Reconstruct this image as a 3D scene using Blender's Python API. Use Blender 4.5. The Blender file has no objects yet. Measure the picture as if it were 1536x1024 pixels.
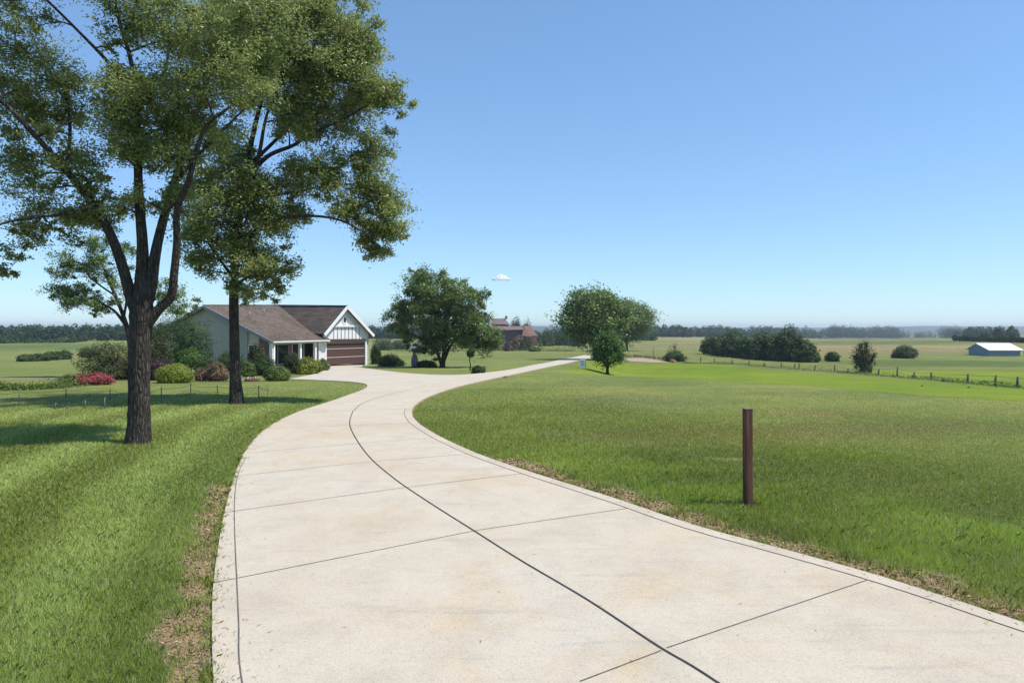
import bpy, bmesh, math, random
import numpy as np
from mathutils import Vector
R = math.radians
rng = np.random.default_rng(7)
random.seed(7)
scene = bpy.context.scene
COL = scene.collection

# ------------------------------------------------------------------ camera, sky, sun, exposure
EYE = 2.2
F = 1024.0
cam_d = bpy.data.cameras.new('camera')
cam_d.lens = 24; cam_d.sensor_width = 36
cam_d.shift_y = -20/1536
cam_d.clip_start = 0.05; cam_d.clip_end = 20000
cam = bpy.data.objects.new('camera', cam_d)
cam.location = (0, 0, EYE); cam.rotation_euler = (R(90), 0, 0)
COL.objects.link(cam); scene.camera = cam

SUN_EL, SUN_AZ = 61.0, 106.0
w = bpy.data.worlds.new('World'); scene.world = w; w.use_nodes = True
nt = w.node_tree
sky = nt.nodes.new('ShaderNodeTexSky'); sky.sky_type = 'NISHITA'; sky.sun_disc = False
sky.sun_elevation = R(SUN_EL); sky.sun_rotation = R(SUN_AZ)
sky.altitude = 0; sky.air_density = 1.0; sky.dust_density = 0.0; sky.ozone_density = 2.0
bg = nt.nodes['Background']; bg.inputs['Strength'].default_value = 0.12
gm = nt.nodes.new('ShaderNodeGamma'); gm.inputs[1].default_value = .70; nt.links.new(sky.outputs[0], gm.inputs[0])
tn = nt.nodes.new('ShaderNodeMix'); tn.data_type = 'RGBA'; tn.blend_type = 'MULTIPLY'; tn.inputs[0].default_value = 1; tn.inputs[7].default_value = (1.01, 1.36, 1.74, 1)
nt.links.new(gm.outputs[0], tn.inputs[6]); nt.links.new(tn.outputs[2], bg.inputs['Color'])
sd = bpy.data.lights.new('sun', 'SUN'); sd.energy = 4.2; sd.angle = R(0.55); sd.color = (1.0, 0.955, 0.88)
sun = bpy.data.objects.new('sun', sd); COL.objects.link(sun)
sv = Vector((math.sin(R(SUN_AZ))*math.cos(R(SUN_EL)), math.cos(R(SUN_AZ))*math.cos(R(SUN_EL)), math.sin(R(SUN_EL))))
sun.rotation_euler = sv.to_track_quat('Z', 'Y').to_euler()
sun.location = (30, 5, 50)
scene.view_settings.view_transform = 'Standard'; scene.view_settings.look = 'None'
scene.view_settings.exposure = 0.5; scene.view_settings.gamma = 1.0
scene.view_settings.use_curve_mapping = False

# ------------------------------------------------------------------ numeric helpers
def sst(a, b, x):
    t = np.clip((np.asarray(x, float)-a)/(b-a), 0, 1)
    return t*t*(3-2*t)
def vnoise(x, y, s=1.0, seed=0):
    """cheap smooth value noise, -1..1"""
    x = np.asarray(x, float)/s; y = np.asarray(y, float)/s
    xi = np.floor(x); yi = np.floor(y); fx = x-xi; fy = y-yi
    fx = fx*fx*(3-2*fx); fy = fy*fy*(3-2*fy)
    def h(i, j):
        v = np.sin(i*127.1+j*311.7+seed*74.7)*43758.5453
        return (v-np.floor(v))*2-1
    return (h(xi, yi)*(1-fx)+h(xi+1, yi)*fx)*(1-fy)+(h(xi, yi+1)*(1-fx)+h(xi+1, yi+1)*fx)*fy
PR = np.array([0, 15, 22, 30, 45, 60, 80, 110, 150, 200, 330, 430, 520, 700, 1500, 2300, 3000, 3600, 6000], float)
PZ = np.array([0, 0, -.03, -.28, -.80, -1.32, -1.9, -2.6, -3.2, -3.8, -4.2, -4.6, -5.2, -10, -18, -18, -2, -6, -30], float)
_rr = np.linspace(0, 6000, 60001)
_zz = np.interp(_rr, PR, PZ)
def _smooth(z):
    k = 61; ker = np.hanning(k); ker /= ker.sum()
    zp = np.pad(z, k//2, mode='edge')
    return np.convolve(zp, ker, 'valid')
_zz = _smooth(_zz)
CX = np.array([-60, -10, 0, 4.7, 9, 12.7, 14.5, 20, 30, 60]); CY = np.array([70, 56, 50, 43, 35, 27, 20, 12, 2, -30])
def H(x, y):
    x = np.asarray(x, float); y = np.asarray(y, float)
    r = np.sqrt(x*x+y*y); ye = np.where(y > 0, np.maximum(y, r*0.8), r*0.6)
    z = np.interp(ye, _rr, _zz)
    # swale beyond the mown mound on the right
    yc = np.interp(x, CX, CY)
    lanex = -0.3+(y-36.5)*.176
    d = sst(0, 20, (y-yc)*.8)*sst(0.5, 7, x-lanex)*(1-sst(80, 150, y))
    z = z-1.05*d
    a = sst(75, 210, r)
    und = .55*np.sin(x*.024+1.2)*np.sin(y*.019+.4)+.8*np.sin(x*.011-y*.013+2.1)+.25*np.sin(x*.05+y*.031)
    z = z+a*und*np.clip(r/230, .5, 1.5)
    for hx, hy, sx, sy, hh in ((165, 300, 80, 42, 1.5), (60, 250, 60, 30, 1.3), (-150, 205, 55, 28, 2.0), (85, 165, 38, 17, 1.0), (-70, 150, 30, 14, .8), (15, 330, 90, 40, 1.2)):
        z = z+hh*np.exp(-((x-hx)/sx)**2-((y-hy)/sy)**2)
    far = sst(2000, 2800, r)
    az = np.arctan2(x, np.maximum(y, 1e-3))
    z = z+far*(9+3.2*np.sin(az*9+2.0)+2*np.sin(az*23+1))
    return z
def Hf(x, y): return float(H(x, y))
_ys = np.concatenate([np.linspace(2.5, 60, 2400), np.linspace(60.05, 500, 4500), np.geomspace(500, 4500, 2500)])
def gp(px, py):
    """ground point seen at a photo pixel"""
    k = (px-768)/F; m = (py-492)/F
    z = EYE-m*_ys; h = H(k*_ys, _ys)
    i = np.argmax(h >= z)
    if i == 0 and not h[0] >= z[0]: i = len(_ys)-1
    if i > 0:
        a = (z[i-1]-h[i-1]); b = (z[i]-h[i]); t = a/(a-b) if a != b else 0
        y = _ys[i-1]+(_ys[i]-_ys[i-1])*min(max(t, 0), 1)
    else: y = _ys[0]
    return Vector((k*y, y, Hf(k*y, y)))
def at(px, py, Y): return Vector(((px-768)/F*Y, Y, EYE-(py-492)/F*Y))
def catmull(P, n=8, closed=False):
    P = [np.array(p, float) for p in P]; out = []
    N = len(P)
    rngi = range(N if closed else N-1)
    for i in rngi:
        p1 = P[i]; p2 = P[(i+1) % N]
        p0 = P[(i-1) % N] if closed or i > 0 else 2*p1-p2
        p3 = P[(i+2) % N] if closed or i < N-2 else 2*p2-p1
        for k in range(n):
            t = k/n
            out.append(.5*((2*p1)+(-p0+p2)*t+(2*p0-5*p1+4*p2-p3)*t*t+(-p0+3*p1-3*p2+p3)*t**3))
    if not closed: out.append(P[-1])
    return np.array(out)
def inpoly(x, y, poly):
    x = np.asarray(x); y = np.asarray(y); ins = np.zeros(x.shape, bool)
    n = len(poly); j = n-1
    for i in range(n):
        xi, yi = poly[i]; xj, yj = poly[j]
        if yi != yj:
            c = ((yi > y) != (yj > y)) & (x < (xj-xi)*(y-yi)/(yj-yi)+xi)
            ins ^= c
        j = i
    return ins
def distpoly(x, y, pl):
    d = np.full(np.shape(x), 1e9)
    for i in range(len(pl)-1):
        ax, ay = pl[i][:2]; bx, by = pl[i+1][:2]
        vx, vy = bx-ax, by-ay; L = vx*vx+vy*vy+1e-12
        t = np.clip(((x-ax)*vx+(y-ay)*vy)/L, 0, 1)
        d = np.minimum(d, np.hypot(x-ax-t*vx, y-ay-t*vy))
    return d

# ------------------------------------------------------------------ object helpers
def tag(o, label=None, cat=None, group=None, kind=None):
    if label: o['label'] = label
    if cat: o['category'] = cat
    if group: o['group'] = group
    if kind: o['kind'] = kind
    return o
def empty(name, loc, label, cat, group=None, rz=0):
    o = bpy.data.objects.new(name, None); COL.objects.link(o)
    o.location = loc; o.rotation_euler = (0, 0, rz); o.empty_display_size = .2
    return tag(o, label, cat, group)
def link(name, me, mat, parent=None):
    o = bpy.data.objects.new(name, me); COL.objects.link(o)
    if mat is not None:
        for m in (mat if isinstance(mat, (list, tuple)) else [mat]): me.materials.append(m)
    if parent is not None: o.parent = parent
    return o
def fastmesh(name, V, nper, cnt, idx=None, attr=None, smooth=False):
    """mesh of cnt polygons with nper corners each"""
    me = bpy.data.meshes.new(name)
    V = np.ascontiguousarray(V, dtype=np.float32)
    me.vertices.add(len(V)); me.vertices.foreach_set('co', V.ravel())
    if idx is None: idx = np.arange(cnt*nper)
    idx = np.asarray(idx, dtype=np.int32).ravel()
    me.loops.add(len(idx)); me.loops.foreach_set('vertex_index', idx)
    me.polygons.add(cnt)
    me.polygons.foreach_set('loop_start', np.arange(0, cnt*nper, nper, dtype=np.int32))
    me.polygons.foreach_set('loop_total', np.full(cnt, nper, dtype=np.int32))
    if smooth: me.polygons.foreach_set('use_smooth', np.ones(cnt, bool))
    if attr is not None:
        a = me.attributes.new('rnd', 'FLOAT', 'FACE'); a.data.foreach_set('value', np.asarray(attr, np.float32))
    me.update(calc_edges=True)
    return me
class MB:
    """collects boxes, tubes and polygons"""
    def __init__(s, org=(0, 0, 0)): s.v = []; s.f = []; s.o = Vector(org); s.sm = []
    def add(s, vs, fs, smooth=False):
        n = len(s.v); s.v += [tuple(Vector(v)-s.o) for v in vs]; s.f += [tuple(i+n for i in f) for f in fs]; s.sm += [smooth]*len(fs)
    def hexa(s, b, t):   # bottom 4, top 4 (ccw)
        s.add(list(b)+list(t), [(3, 2, 1, 0), (4, 5, 6, 7), (0, 1, 5, 4), (1, 2, 6, 5), (2, 3, 7, 6), (3, 0, 4, 7)])
    def box(s, c, sx, sy, sz, rz=0):    # c = centre of the base
        c = Vector(c); ca, sa = math.cos(rz), math.sin(rz)
        q = [(-sx/2, -sy/2), (sx/2, -sy/2), (sx/2, sy/2), (-sx/2, sy/2)]
        b = [c+Vector((x*ca-y*sa, x*sa+y*ca, 0)) for x, y in q]
        s.hexa(b, [p+Vector((0, 0, sz)) for p in b])
    def bar(s, a, b, w_, h_, up=(0, 0, 1)):
        a = Vector(a); b = Vector(b); d = (b-a).normalized(); u = Vector(up)
        sd_ = d.cross(u).normalized(); u2 = sd_.cross(d).normalized()
        q = [(-1, -1), (1, -1), (1, 1), (-1, 1)]
        A = [a+sd_*(x*w_/2)+u2*(y*h_/2) for x, y in q]; B = [b+sd_*(x*w_/2)+u2*(y*h_/2) for x, y in q]
        s.hexa([A[0], A[1], B[1], B[0]], [A[3], A[2], B[2], B[3]])
    def tube(s, pts, rad, n=8, rough=0.0, cap=True, seed=0):
        pts = [Vector(p) for p in pts]; rings = []; m = len(pts)
        prev = None
        for i, p in enumerate(pts):
            d = (pts[min(i+1, m-1)]-pts[max(i-1, 0)]).normalized()
            if prev is None:
                a = d.orthogonal().normalized()
            else:
                a = (prev-d*prev.dot(d))
                a = a.normalized() if a.length > 1e-6 else d.orthogonal().normalized()
            prev = a; b = d.cross(a); rr = rad[i] if hasattr(rad, '__len__') else rad
            ring = []
            for k in range(n):
                t = 2*math.pi*k/n
                q = rr*(1+rough*(math.sin(3*t+seed)*.5+math.sin(5*t+seed*2+i*.35)*.35+random.uniform(-.3, .3)))
                ring.append(p+a*(math.cos(t)*q)+b*(math.sin(t)*q))
            rings.append(ring)
        vs = [v for r_ in rings for v in r_]; fs = []
        for i in range(m-1):
            for k in range(n):
                k2 = (k+1) % n
                fs.append((i*n+k, i*n+k2, (i+1)*n+k2, (i+1)*n+k))
        if cap: fs.append(tuple(range((m-1)*n, m*n))); fs.append(tuple(reversed(range(n))))
        s.add(vs, fs, True)
    def slab(s, top, th, down=(0, 0, -1)):
        top = [Vector(p) for p in top]; dn = Vector(down)*th; n = len(top)
        vs = top+[p+dn for p in top]
        fs = [tuple(range(n)), tuple(reversed(range(n, 2*n)))]+[(i, i+n, (i+1) % n+n, (i+1) % n) for i in range(n)]
        s.add(vs, fs)
    def build(s, name, mat, parent=None, bevel=0):
        me = bpy.data.meshes.new(name); me.from_pydata(s.v, [], s.f)
        me.polygons.foreach_set('use_smooth', np.array(s.sm, bool))
        bm = bmesh.new(); bm.from_mesh(me)
        bmesh.ops.recalc_face_normals(bm, faces=bm.faces)
        bm.to_mesh(me); bm.free(); me.update()
        o = link(name, me, mat, parent)
        if bevel:
            m = o.modifiers.new('bevel', 'BEVEL'); m.width = bevel; m.segments = 2; m.limit_method = 'ANGLE'; m.angle_limit = R(40)
        return o

# ------------------------------------------------------------------ materials
class MT:
    def __init__(s, name, rough=.8, spec=.3):
        s.m = bpy.data.materials.new(name); s.m.use_nodes = True; s.t = s.m.node_tree
        s.b = s.t.nodes['Principled BSDF']; s.out = s.t.nodes['Material Output']
        s.b.inputs['Roughness'].default_value = rough; s.b.inputs['Specular IOR Level'].default_value = spec
    def n(s, typ, **k):
        x = s.t.nodes.new(typ)
        for a, v in k.items():
            if a in x.inputs.keys(): x.inputs[a].default_value = v
            else: setattr(x, a, v)
        return x
    def l(s, a, b): s.t.links.new(a, b)
    def coord(s, scale=(1, 1, 1), rot=(0, 0, 0), src='Object'):
        c = s.n('ShaderNodeTexCoord'); m = s.n('ShaderNodeMapping'); m.inputs['Scale'].default_value = scale; m.inputs['Rotation'].default_value = rot
        s.l(c.outputs[src], m.inputs[0]); return m.outputs[0]
    def noise(s, co, scale, detail=4, rough=.55, dist=0):
        x = s.n('ShaderNodeTexNoise'); x.inputs['Scale'].default_value = scale; x.inputs['Detail'].default_value = detail
        x.inputs['Roughness'].default_value = rough; x.inputs['Distortion'].default_value = dist; s.l(co, x.inputs['Vector']); return x.outputs['Fac']
    def ramp(s, fac, stops):
        x = s.n('ShaderNodeValToRGB'); e = x.color_ramp.elements
        while len(e) < len(stops): e.new(.5)
        for i, (p, c) in enumerate(stops):
            e[i].position = p; e[i].color = (c, c, c, 1) if not hasattr(c, '__len__') else (*c, 1)
        s.l(fac, x.inputs[0]); return x.outputs[0]
    def mix(s, a, b, fac, mode='MIX'):
        x = s.n('ShaderNodeMix', data_type='RGBA', blend_type=mode)
        for sock, v in ((x.inputs[6], a), (x.inputs[7], b), (x.inputs[0], fac)):
            if hasattr(v, 'is_linked'): s.l(v, sock)
            elif hasattr(v, '__len__'): sock.default_value = (*v, 1)
            else: sock.default_value = v if sock.type == 'VALUE' else (v, v, v, 1)
        return x.outputs[2]
    def bump(s, h, strength=.5, dist=.02):
        x = s.n('ShaderNodeBump'); x.inputs['Strength'].default_value = strength; x.inputs['Distance'].default_value = dist
        s.l(h, x.inputs['Height']); s.l(x.outputs[0], s.b.inputs['Normal'])
    def color(s, c):
        if hasattr(c, 'is_linked'): s.l(c, s.b.inputs['Base Color'])
        else: s.b.inputs['Base Color'].default_value = (*c, 1)

def simple(name, col, rough=.8, var=.25, scale=6, spec=.3, metal=0, bump=0, stretch=(1, 1, 1)):
    t = MT(name, rough, spec); co = t.coord(stretch)
    n = t.noise(co, scale, 5, .6)
    d = tuple(c*(1-var) for c in col); b = tuple(min(1, c*(1+var)) for c in col)
    t.color(t.ramp(n, [(.3, d), (.7, b)])); t.b.inputs['Metallic'].default_value = metal
    if bump: t.bump(n, bump, .02)
    return t.m
def leafmat(name, dark, light, trans=.35, rough=.45, spec=.35, tint=None, cs=.8):
    t = MT(name, rough, spec)
    a = t.n('ShaderNodeAttribute', attribute_name='rnd')
    c = t.ramp(a.outputs['Fac'], [(0, dark), (1, light)])
    co = t.coord(); n = t.noise(co, cs, 2)
    c = t.mix(c, tint or tuple(x*1.25 for x in light), t.ramp(n, [(.45, 0), (.7, .55)]))
    t.color(c)
    tr = t.n('ShaderNodeBsdfTranslucent'); t.l(c, tr.inputs[0])
    mx = t.n('ShaderNodeMixShader'); mx.inputs[0].default_value = trans
    t.l(t.b.outputs[0], mx.inputs[1]); t.l(tr.outputs[0], mx.inputs[2]); t.l(mx.outputs[0], t.out.inputs[0])
    return t.m
M = {}
M['leaf_big'] = leafmat('leaf_big', (.155, .21, .055), (.34, .39, .135), .5, .42, .5, (.38, .41, .17))
M['leaf_mid'] = leafmat('leaf_mid', (.085, .14, .034), (.195, .265, .08), .32, .45, .4, cs=.35)
M['leaf_dark'] = leafmat('leaf_dark', (.022, .048, .014), (.068, .105, .032), .2, .6, .12, cs=.3)
M['leaf_far'] = leafmat('leaf_far', (.016, .044, .020), (.045, .085, .030), .2, .7, .1, cs=.03)
M['leaf_maple'] = leafmat('leaf_maple', (.035, .080, .012), (.10, .19, .030), .38, .45, .4)
M['leaf_yellow'] = leafmat('leaf_yellow', (.10, .14, .012), (.26, .30, .035), .3)
M['leaf_bush'] = leafmat('leaf_bush', (.05, .09, .015), (.15, .20, .04), .3)
M['leaf_rust'] = leafmat('leaf_rust', (.09, .075, .035), (.24, .15, .085), .25, cs=2)
M['leaf_purple'] = leafmat('leaf_purple', (.035, .022, .02), (.10, .05, .045), .2)
M['leaf_grey'] = leafmat('leaf_grey', (.028, .040, .016), (.088, .098, .042), .2, .6, .12)
M['petal_red'] = leafmat('petal_red', (.14, .03, .03), (.46, .055, .085), .2, cs=5, tint=(.10, .11, .04))
M['leaf_row'] = leafmat('leaf_row', (.034, .066, .022), (.088, .135, .045), .25, .6, .12, cs=.12)
def barkmat(name, a, b):
    t = MT(name, .95, .15); co = t.coord((1, 1, .16)); n = t.noise(co, 26, 6, .7); n2 = t.noise(t.coord(), 3, 3)
    v = t.n('ShaderNodeTexVoronoi', feature='DISTANCE_TO_EDGE'); v.inputs['Scale'].default_value = 22; t.l(t.coord((1, 1, .2)), v.inputs['Vector'])
    rv = t.ramp(v.outputs['Distance'], [(0, .25), (.25, 1)])
    c = t.mix(t.ramp(n, [(.35, a), (.68, b)]), rv, .7, 'MULTIPLY')
    t.color(t.mix(c, (b[0]*1.2, b[1]*1.1, b[2]), t.ramp(n2, [(.5, 0), (.8, .3)])))
    t.bump(rv, .9, .03); return t.m
M['bark'] = barkmat('bark', (.032, .026, .021), (.125, .108, .092))
M['bark_dark'] = barkmat('bark_dark', (.03, .022, .016), (.10, .078, .06))

# concrete
t = MT('concrete', .9, .15)
co = t.coord(); big = t.noise(co, .30, 5, .6); mid = t.noise(co, 1.7, 9, .78, .4); fine = t.noise(co, 210, 2, .8); grit = t.noise(co, 75, 5, .8)
c = t.ramp(big, [(.35, (.45, .385, .295)), (.5, (.475, .415, .33)), (.66, (.46, .415, .345))])
c = t.mix(c, (.47, .35, .20), t.ramp(t.noise(t.coord((1, 1, 1), (0, 0, .4)), .7, 5, .65, .8), [(.52, 0), (.74, .6)]))
st = t.noise(t.coord((.35, 3.2, 1), (0, 0, -.5)), 1.3, 9, .8, .3)
c = t.mix(c, (.33, .31, .28), t.ramp(st, [(.54, 0), (.70, .7)]))
c = t.mix(c, t.ramp(mid, [(.3, .86), (.55, 1.0), (.75, 1.03)]), 1, 'MULTIPLY')
c = t.mix(c, t.ramp(fine, [(.28, .55), (.48, 1.0), (.7, 1.12)]), 1, 'MULTIPLY')
c = t.mix(c, t.ramp(grit, [(.30, .50), (.44, 1.0), (.6, 1.05)]), 1, 'MULTIPLY')
vo = t.n('ShaderNodeTexVoronoi'); vo.inputs['Scale'].default_value = 9; vo.inputs['Randomness'].default_value = 1; t.l(co, vo.inputs['Vector'])
c = t.mix(c, (.16, .13, .10), t.ramp(vo.outputs['Distance'], [(.02, .8), (.06, 0)]))
t.color(c)
t.bump(t.mix(fine, grit, .5), .6, .006); M['concrete'] = t.m
t = MT('concrete_kerb', .9, .15); co = t.coord()
c = t.ramp(t.noise(co, 1.3, 5, .6), [(.35, (.42, .36, .285)), (.65, (.50, .435, .35))])
c = t.mix(c, t.ramp(t.noise(co, 130, 3, .8), [(.3, .6), (.5, 1.0)]), 1, 'MULTIPLY'); t.color(c); M['kerb'] = t.m
M['joint'] = simple('joint', (.10, .09, .078), .9, .4, 8)
M['sealant'] = simple('sealant', (.03, .03, .03), .7, .3, 8)

# ground
t = MT('ground', .95, .08)
a = t.n('ShaderNodeAttribute', attribute_name='Col'); co = t.coord()
n1 = t.noise(co, .22, 5, .6, .5); n2 = t.noise(co, 2.4, 5, .7); n3 = t.noise(co, 28, 4, .8); n4 = t.noise(co, .03, 4, .6)
c = t.mix(a.outputs['Color'], t.ramp(n1, [(.3, (.78, .84, .8)), (.7, (1.2, 1.12, 1.15))]), 1, 'MULTIPLY')
c = t.mix(c, t.ramp(n2, [(.3, (.74, .80, .76)), (.7, (1.22, 1.16, 1.2))]), 1, 'MULTIPLY')
c = t.mix(c, t.ramp(n3, [(.3, (.55, .6, .55)), (.65, (1.35, 1.3, 1.35))]), 1, 'MULTIPLY')
c = t.mix(c, t.ramp(n4, [(.35, (.86, .92, .9)), (.65, (1.14, 1.06, 1.05))]), 1, 'MULTIPLY')
t.color(c); t.bump(n3, .6, .04); M['ground'] = t.m
t = MT('blade', .5, .3)
a = t.n('ShaderNodeAttribute', attribute_name='rnd'); cc = t.n('ShaderNodeAttribute', attribute_name='Col')
gc = t.mix(cc.outputs['Color'], t.ramp(a.outputs['Fac'], [(0, (.95, 1.05, .6)), (.5, (2.0, 2.0, 1.25)), (.86, (2.9, 2.75, 2.8))]), 1, 'MULTIPLY')
gc = t.mix(gc, (.56, .52, .34), t.ramp(a.outputs['Fac'], [(.86, 0), (.88, .75), (1, 1)]))
t.color(gc); tr = t.n('ShaderNodeBsdfTranslucent'); t.l(gc, tr.inputs[0]); mx = t.n('ShaderNodeMixShader'); mx.inputs[0].default_value = .3
t.l(t.b.outputs[0], mx.inputs[1]); t.l(tr.outputs[0], mx.inputs[2]); t.l(mx.outputs[0], t.out.inputs[0]); M['blade'] = t.m

# ------------------------------------------------------------------ driveway outline (ground points)
def G2(pts): return [tuple(gp(*p)[:2]) for p in pts]
left_near = [(7.6, -16), (3.2, -6.0), (.45, -.6)] 
L_edge = catmull([(7.6, -16), (3.0, -6.0), (1.1, -2), (-.1, .6), (-1.2, 2.9)]+G2([(321, 1040), (318, 940), (320, 880), (328, 820), (337, 770), (347, 733), (360, 695), (378, 665), (405, 640), (450, 618), (505, 600), (538, 588)]), 3)
L_turn = catmull(G2([(538, 588), (550, 582), (546, 576), (515, 572.5), (470, 570.5), (432, 569)]), 5)
walk = catmull(G2([(432, 569), (455, 565), (480, 559), (490, 553)]), 4)
gar = G2([(492.5, 549.5), (546.5, 546.5)])
top = catmull(G2([(541, 551.5), (560, 554), (600, 559), (650, 562.5), (700, 562), (757, 556)]), 5)
lane_t = G2([(757, 556), (800, 547.5), (850, 537.5), (878, 532.2)])
lane_b = G2([(893, 535.5), (868, 540.5), (820, 551), (762, 563.5)])
R_edge = catmull(G2([(762, 563.5), (700, 577), (655, 591), (627, 605), (617.5, 618), (624, 633), (655, 654), (715, 682), (800, 712), (920, 750), (1040, 791), (1160, 824), (1293, 861), (1420, 901), (1536, 940)])+[(4.45, 3.9), (5.45, 2.2), (6.6, .4), (10.5, -6.0), (16, -16)], 3)
DRIVE = [tuple(p) for p in L_edge[:-1]]+[tuple(p) for p in L_turn[:-1]]+[tuple(p) for p in walk]+gar+[tuple(p) for p in top[:-1]]+lane_t+lane_b[:-1]+[tuple(p) for p in R_edge]
DRIVE = [(float(a), float(b)) for a, b in DRIVE]
EDGE = DRIVE+[DRIVE[0]]
_gx = np.arange(-34, 34.01, .1); _gy = np.arange(-2, 47.01, .1)
_GX, _GY = np.meshgrid(_gx, _gy)
SD = np.where(inpoly(_GX, _GY, DRIVE), -1, 1)*distpoly(_GX, _GY, EDGE)
def sdist(x, y):
    """signed distance to the slab outline, negative inside"""
    x = np.asarray(x, float); y = np.asarray(y, float)
    fx = np.clip((x-_gx[0])/.1, 0, len(_gx)-1.001); fy = np.clip((y-_gy[0])/.1, 0, len(_gy)-1.001)
    i = fx.astype(int); j = fy.astype(int); a = fx-i; b = fy-j
    return (SD[j, i]*(1-a)+SD[j, i+1]*a)*(1-b)+(SD[j+1, i]*(1-a)+SD[j+1, i+1]*a)*b
# ragged grass-bitten left margin for the slab
def slab_mesh(outline, zoff, th, step=1.2):
    bm = bmesh.new()
    vs = [bm.verts.new((x, y, 0)) for x, y in outline]
    bm.faces.new(vs)
    xs = [p[0] for p in outline]; ys = [p[1] for p in outline]
    def cut(co, no):
        bmesh.ops.bisect_plane(bm, geom=bm.verts[:]+bm.edges[:]+bm.faces[:], plane_co=co, plane_no=no, dist=1e-5)
    x = min(xs)+step
    while x < max(xs): cut((x, 0, 0), (1, 0, 0)); x += step*1.03
    y = min(ys)+step; k = 0
    while y < max(ys):
        cut((0, y, 0), (0, 1, 0)); y += step if y < 60 else step*2.5
    ret = bmesh.ops.extrude_face_region(bm, geom=bm.faces[:])
    topv = [g for g in ret['geom'] if isinstance(g, bmesh.types.BMVert)]; ts = set(topv)
    for v in bm.verts:
        h = Hf(v.co.x, v.co.y)
        v.co.z = h+zoff if v in ts else h+zoff-th
    bmesh.ops.recalc_face_normals(bm, faces=bm.faces)
    me = bpy.data.meshes.new('driveway'); bm.to_mesh(me); bm.free(); return me
drive = link('driveway', slab_mesh(DRIVE, .035, .16), M['concrete']); drive['kind'] = 'structure'

def ribbon(mb, pl, wd, zoff, wend=None, sub=.5):
    P = []
    pl = [np.array(p[:2], float) for p in pl]
    for i in range(len(pl)-1):
        L = np.linalg.norm(pl[i+1]-pl[i]); n = max(1, int(L/sub))
        for k in range(n): P.append(pl[i]+(pl[i+1]-pl[i])*k/n)
    P.append(pl[-1]); n = len(P); vs = []
    for i in range(n):
        d = P[min(i+1, n-1)]-P[max(i-1, 0)]; d /= np.linalg.norm(d)+1e-9; nn = np.array([-d[1], d[0]])
        ww = wd if wend is None else wd+(wend-wd)*i/(n-1)
        for s_ in (-1, 1):
            q = P[i]+nn*s_*ww/2; vs.append((q[0], q[1], Hf(*q)+zoff))
    mb.add(vs, [(2*i, 2*i+1, 2*i+3, 2*i+2) for i in range(n-1)])
# joints lie in the slab: parts of the driveway
mb = MB()
seal = catmull([(7.0, -6), (3.4, 0), (2.5, 1.6), (1.75, 3.1)]+G2([(1065, 1024), (985, 975), (880, 905), (780, 845), (710, 800), (640, 755), (590, 720), (553, 687), (531, 655), (524.5, 636), (529, 619)]), 8)
ribbon(mb, seal, .020, .0392)
ribbon(mb, catmull(G2([(529, 619), (545, 606), (580, 594), (640, 580)]), 6), .018, .0392, .010)
mb.build('sealed_joint', M['sealant'], drive)
mb = MB()
for pts in ([(319, 880), (355, 873), (715, 800), (957, 764)], [(1000, 979), (1303, 875)], [(870, 1030), (992, 983)], [(336, 773), (605, 735), (805, 711)],
            [(356, 717), (560, 695), (726, 682)], [(372, 682), (545, 667), (671, 658)], [(402, 645), (530, 640), (632, 636)], [(448, 622), (545, 616), (618, 616)]):
    ribbon(mb, G2(pts), .010, .0384)
ribbon(mb, catmull([(3.0, -5.4), (.2, .5), (-.95, 2.8)]+G2([(362, 1024), (358, 940), (355, 873), (352, 800), (352, 750), (357, 715), (368, 690)]), 6), .010, .0386)
mb.build('control_joints', M['joint'], drive)
# kerb band on the right margin
ri = [p for p in R_edge if p[1] < gp(617, 612)[1]]
kin = []
for i, p in enumerate(ri):
    d = ri[min(i+1, len(ri)-1)]-ri[max(i-1, 0)]; d = d/np.linalg.norm(d); kin.append(p+np.array([d[1], -d[0]])*.095)
mb = MB(); ribbon(mb, kin, .17, .0393); 
ko = mb.build('kerb_band', M['kerb'], drive)
mb = MB(); kj = [k+(k-p)*.95 for k, p in zip(kin, ri)]
ribbon(mb, kj, .010, .0397); mb.build('kerb_joint', M['joint'], drive)

# ------------------------------------------------------------------ terrain
angs = np.concatenate([np.arange(-50, 50, .4), np.arange(50, 310, 4.0)])
angs = np.radians(angs)
rad = [1.0]
while rad[-1] < 5200: rad.append(rad[-1]*(1.011 if rad[-1] < 60 else 1.02))
rad = np.array(rad); nA, nR = len(angs), len(rad)
RR, AA = np.meshgrid(rad, angs, indexing='ij')
X = (RR*np.sin(AA)).ravel(); Y = (RR*np.cos(AA)).ravel(); Z = H(X, Y)
near = (np.abs(X) < 34) & (Y > -2) & (Y < 47)
dE = np.full(X.shape, 50.0); dE[near] = np.abs(sdist(X[near], Y[near]))
_cl = np.array([(3.3, 0.0)]+G2([(1065, 1024), (880, 905), (710, 800), (590, 720), (531, 655), (529, 619), (560, 596), (600, 580)]))
def leftof(x, y): return x < np.interp(y, _cl[:, 1], _cl[:, 0])
def soilwidth(x, y):
    n = vnoise(x, y, .55, 3)*.4+vnoise(x, y, .16, 5)*.3
    leftside = leftof(x, y)
    wl = np.where((y < 9.6) & (y > 2), .29, .03); wl = np.where(y <= 2, .2, wl)
    wr = np.where(y < 11.5, .40, .03)
    return np.where(leftside, wl, wr)*(1+.9*n)
def soil(x, y, d):
    sw = soilwidth(x, y)
    return 1-sst(sw*.75, sw*1.25+.02, d)
def lerp3(c, d, t): t = np.asarray(t)[:, None]; return c*(1-t)+np.array(d)*t
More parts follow.
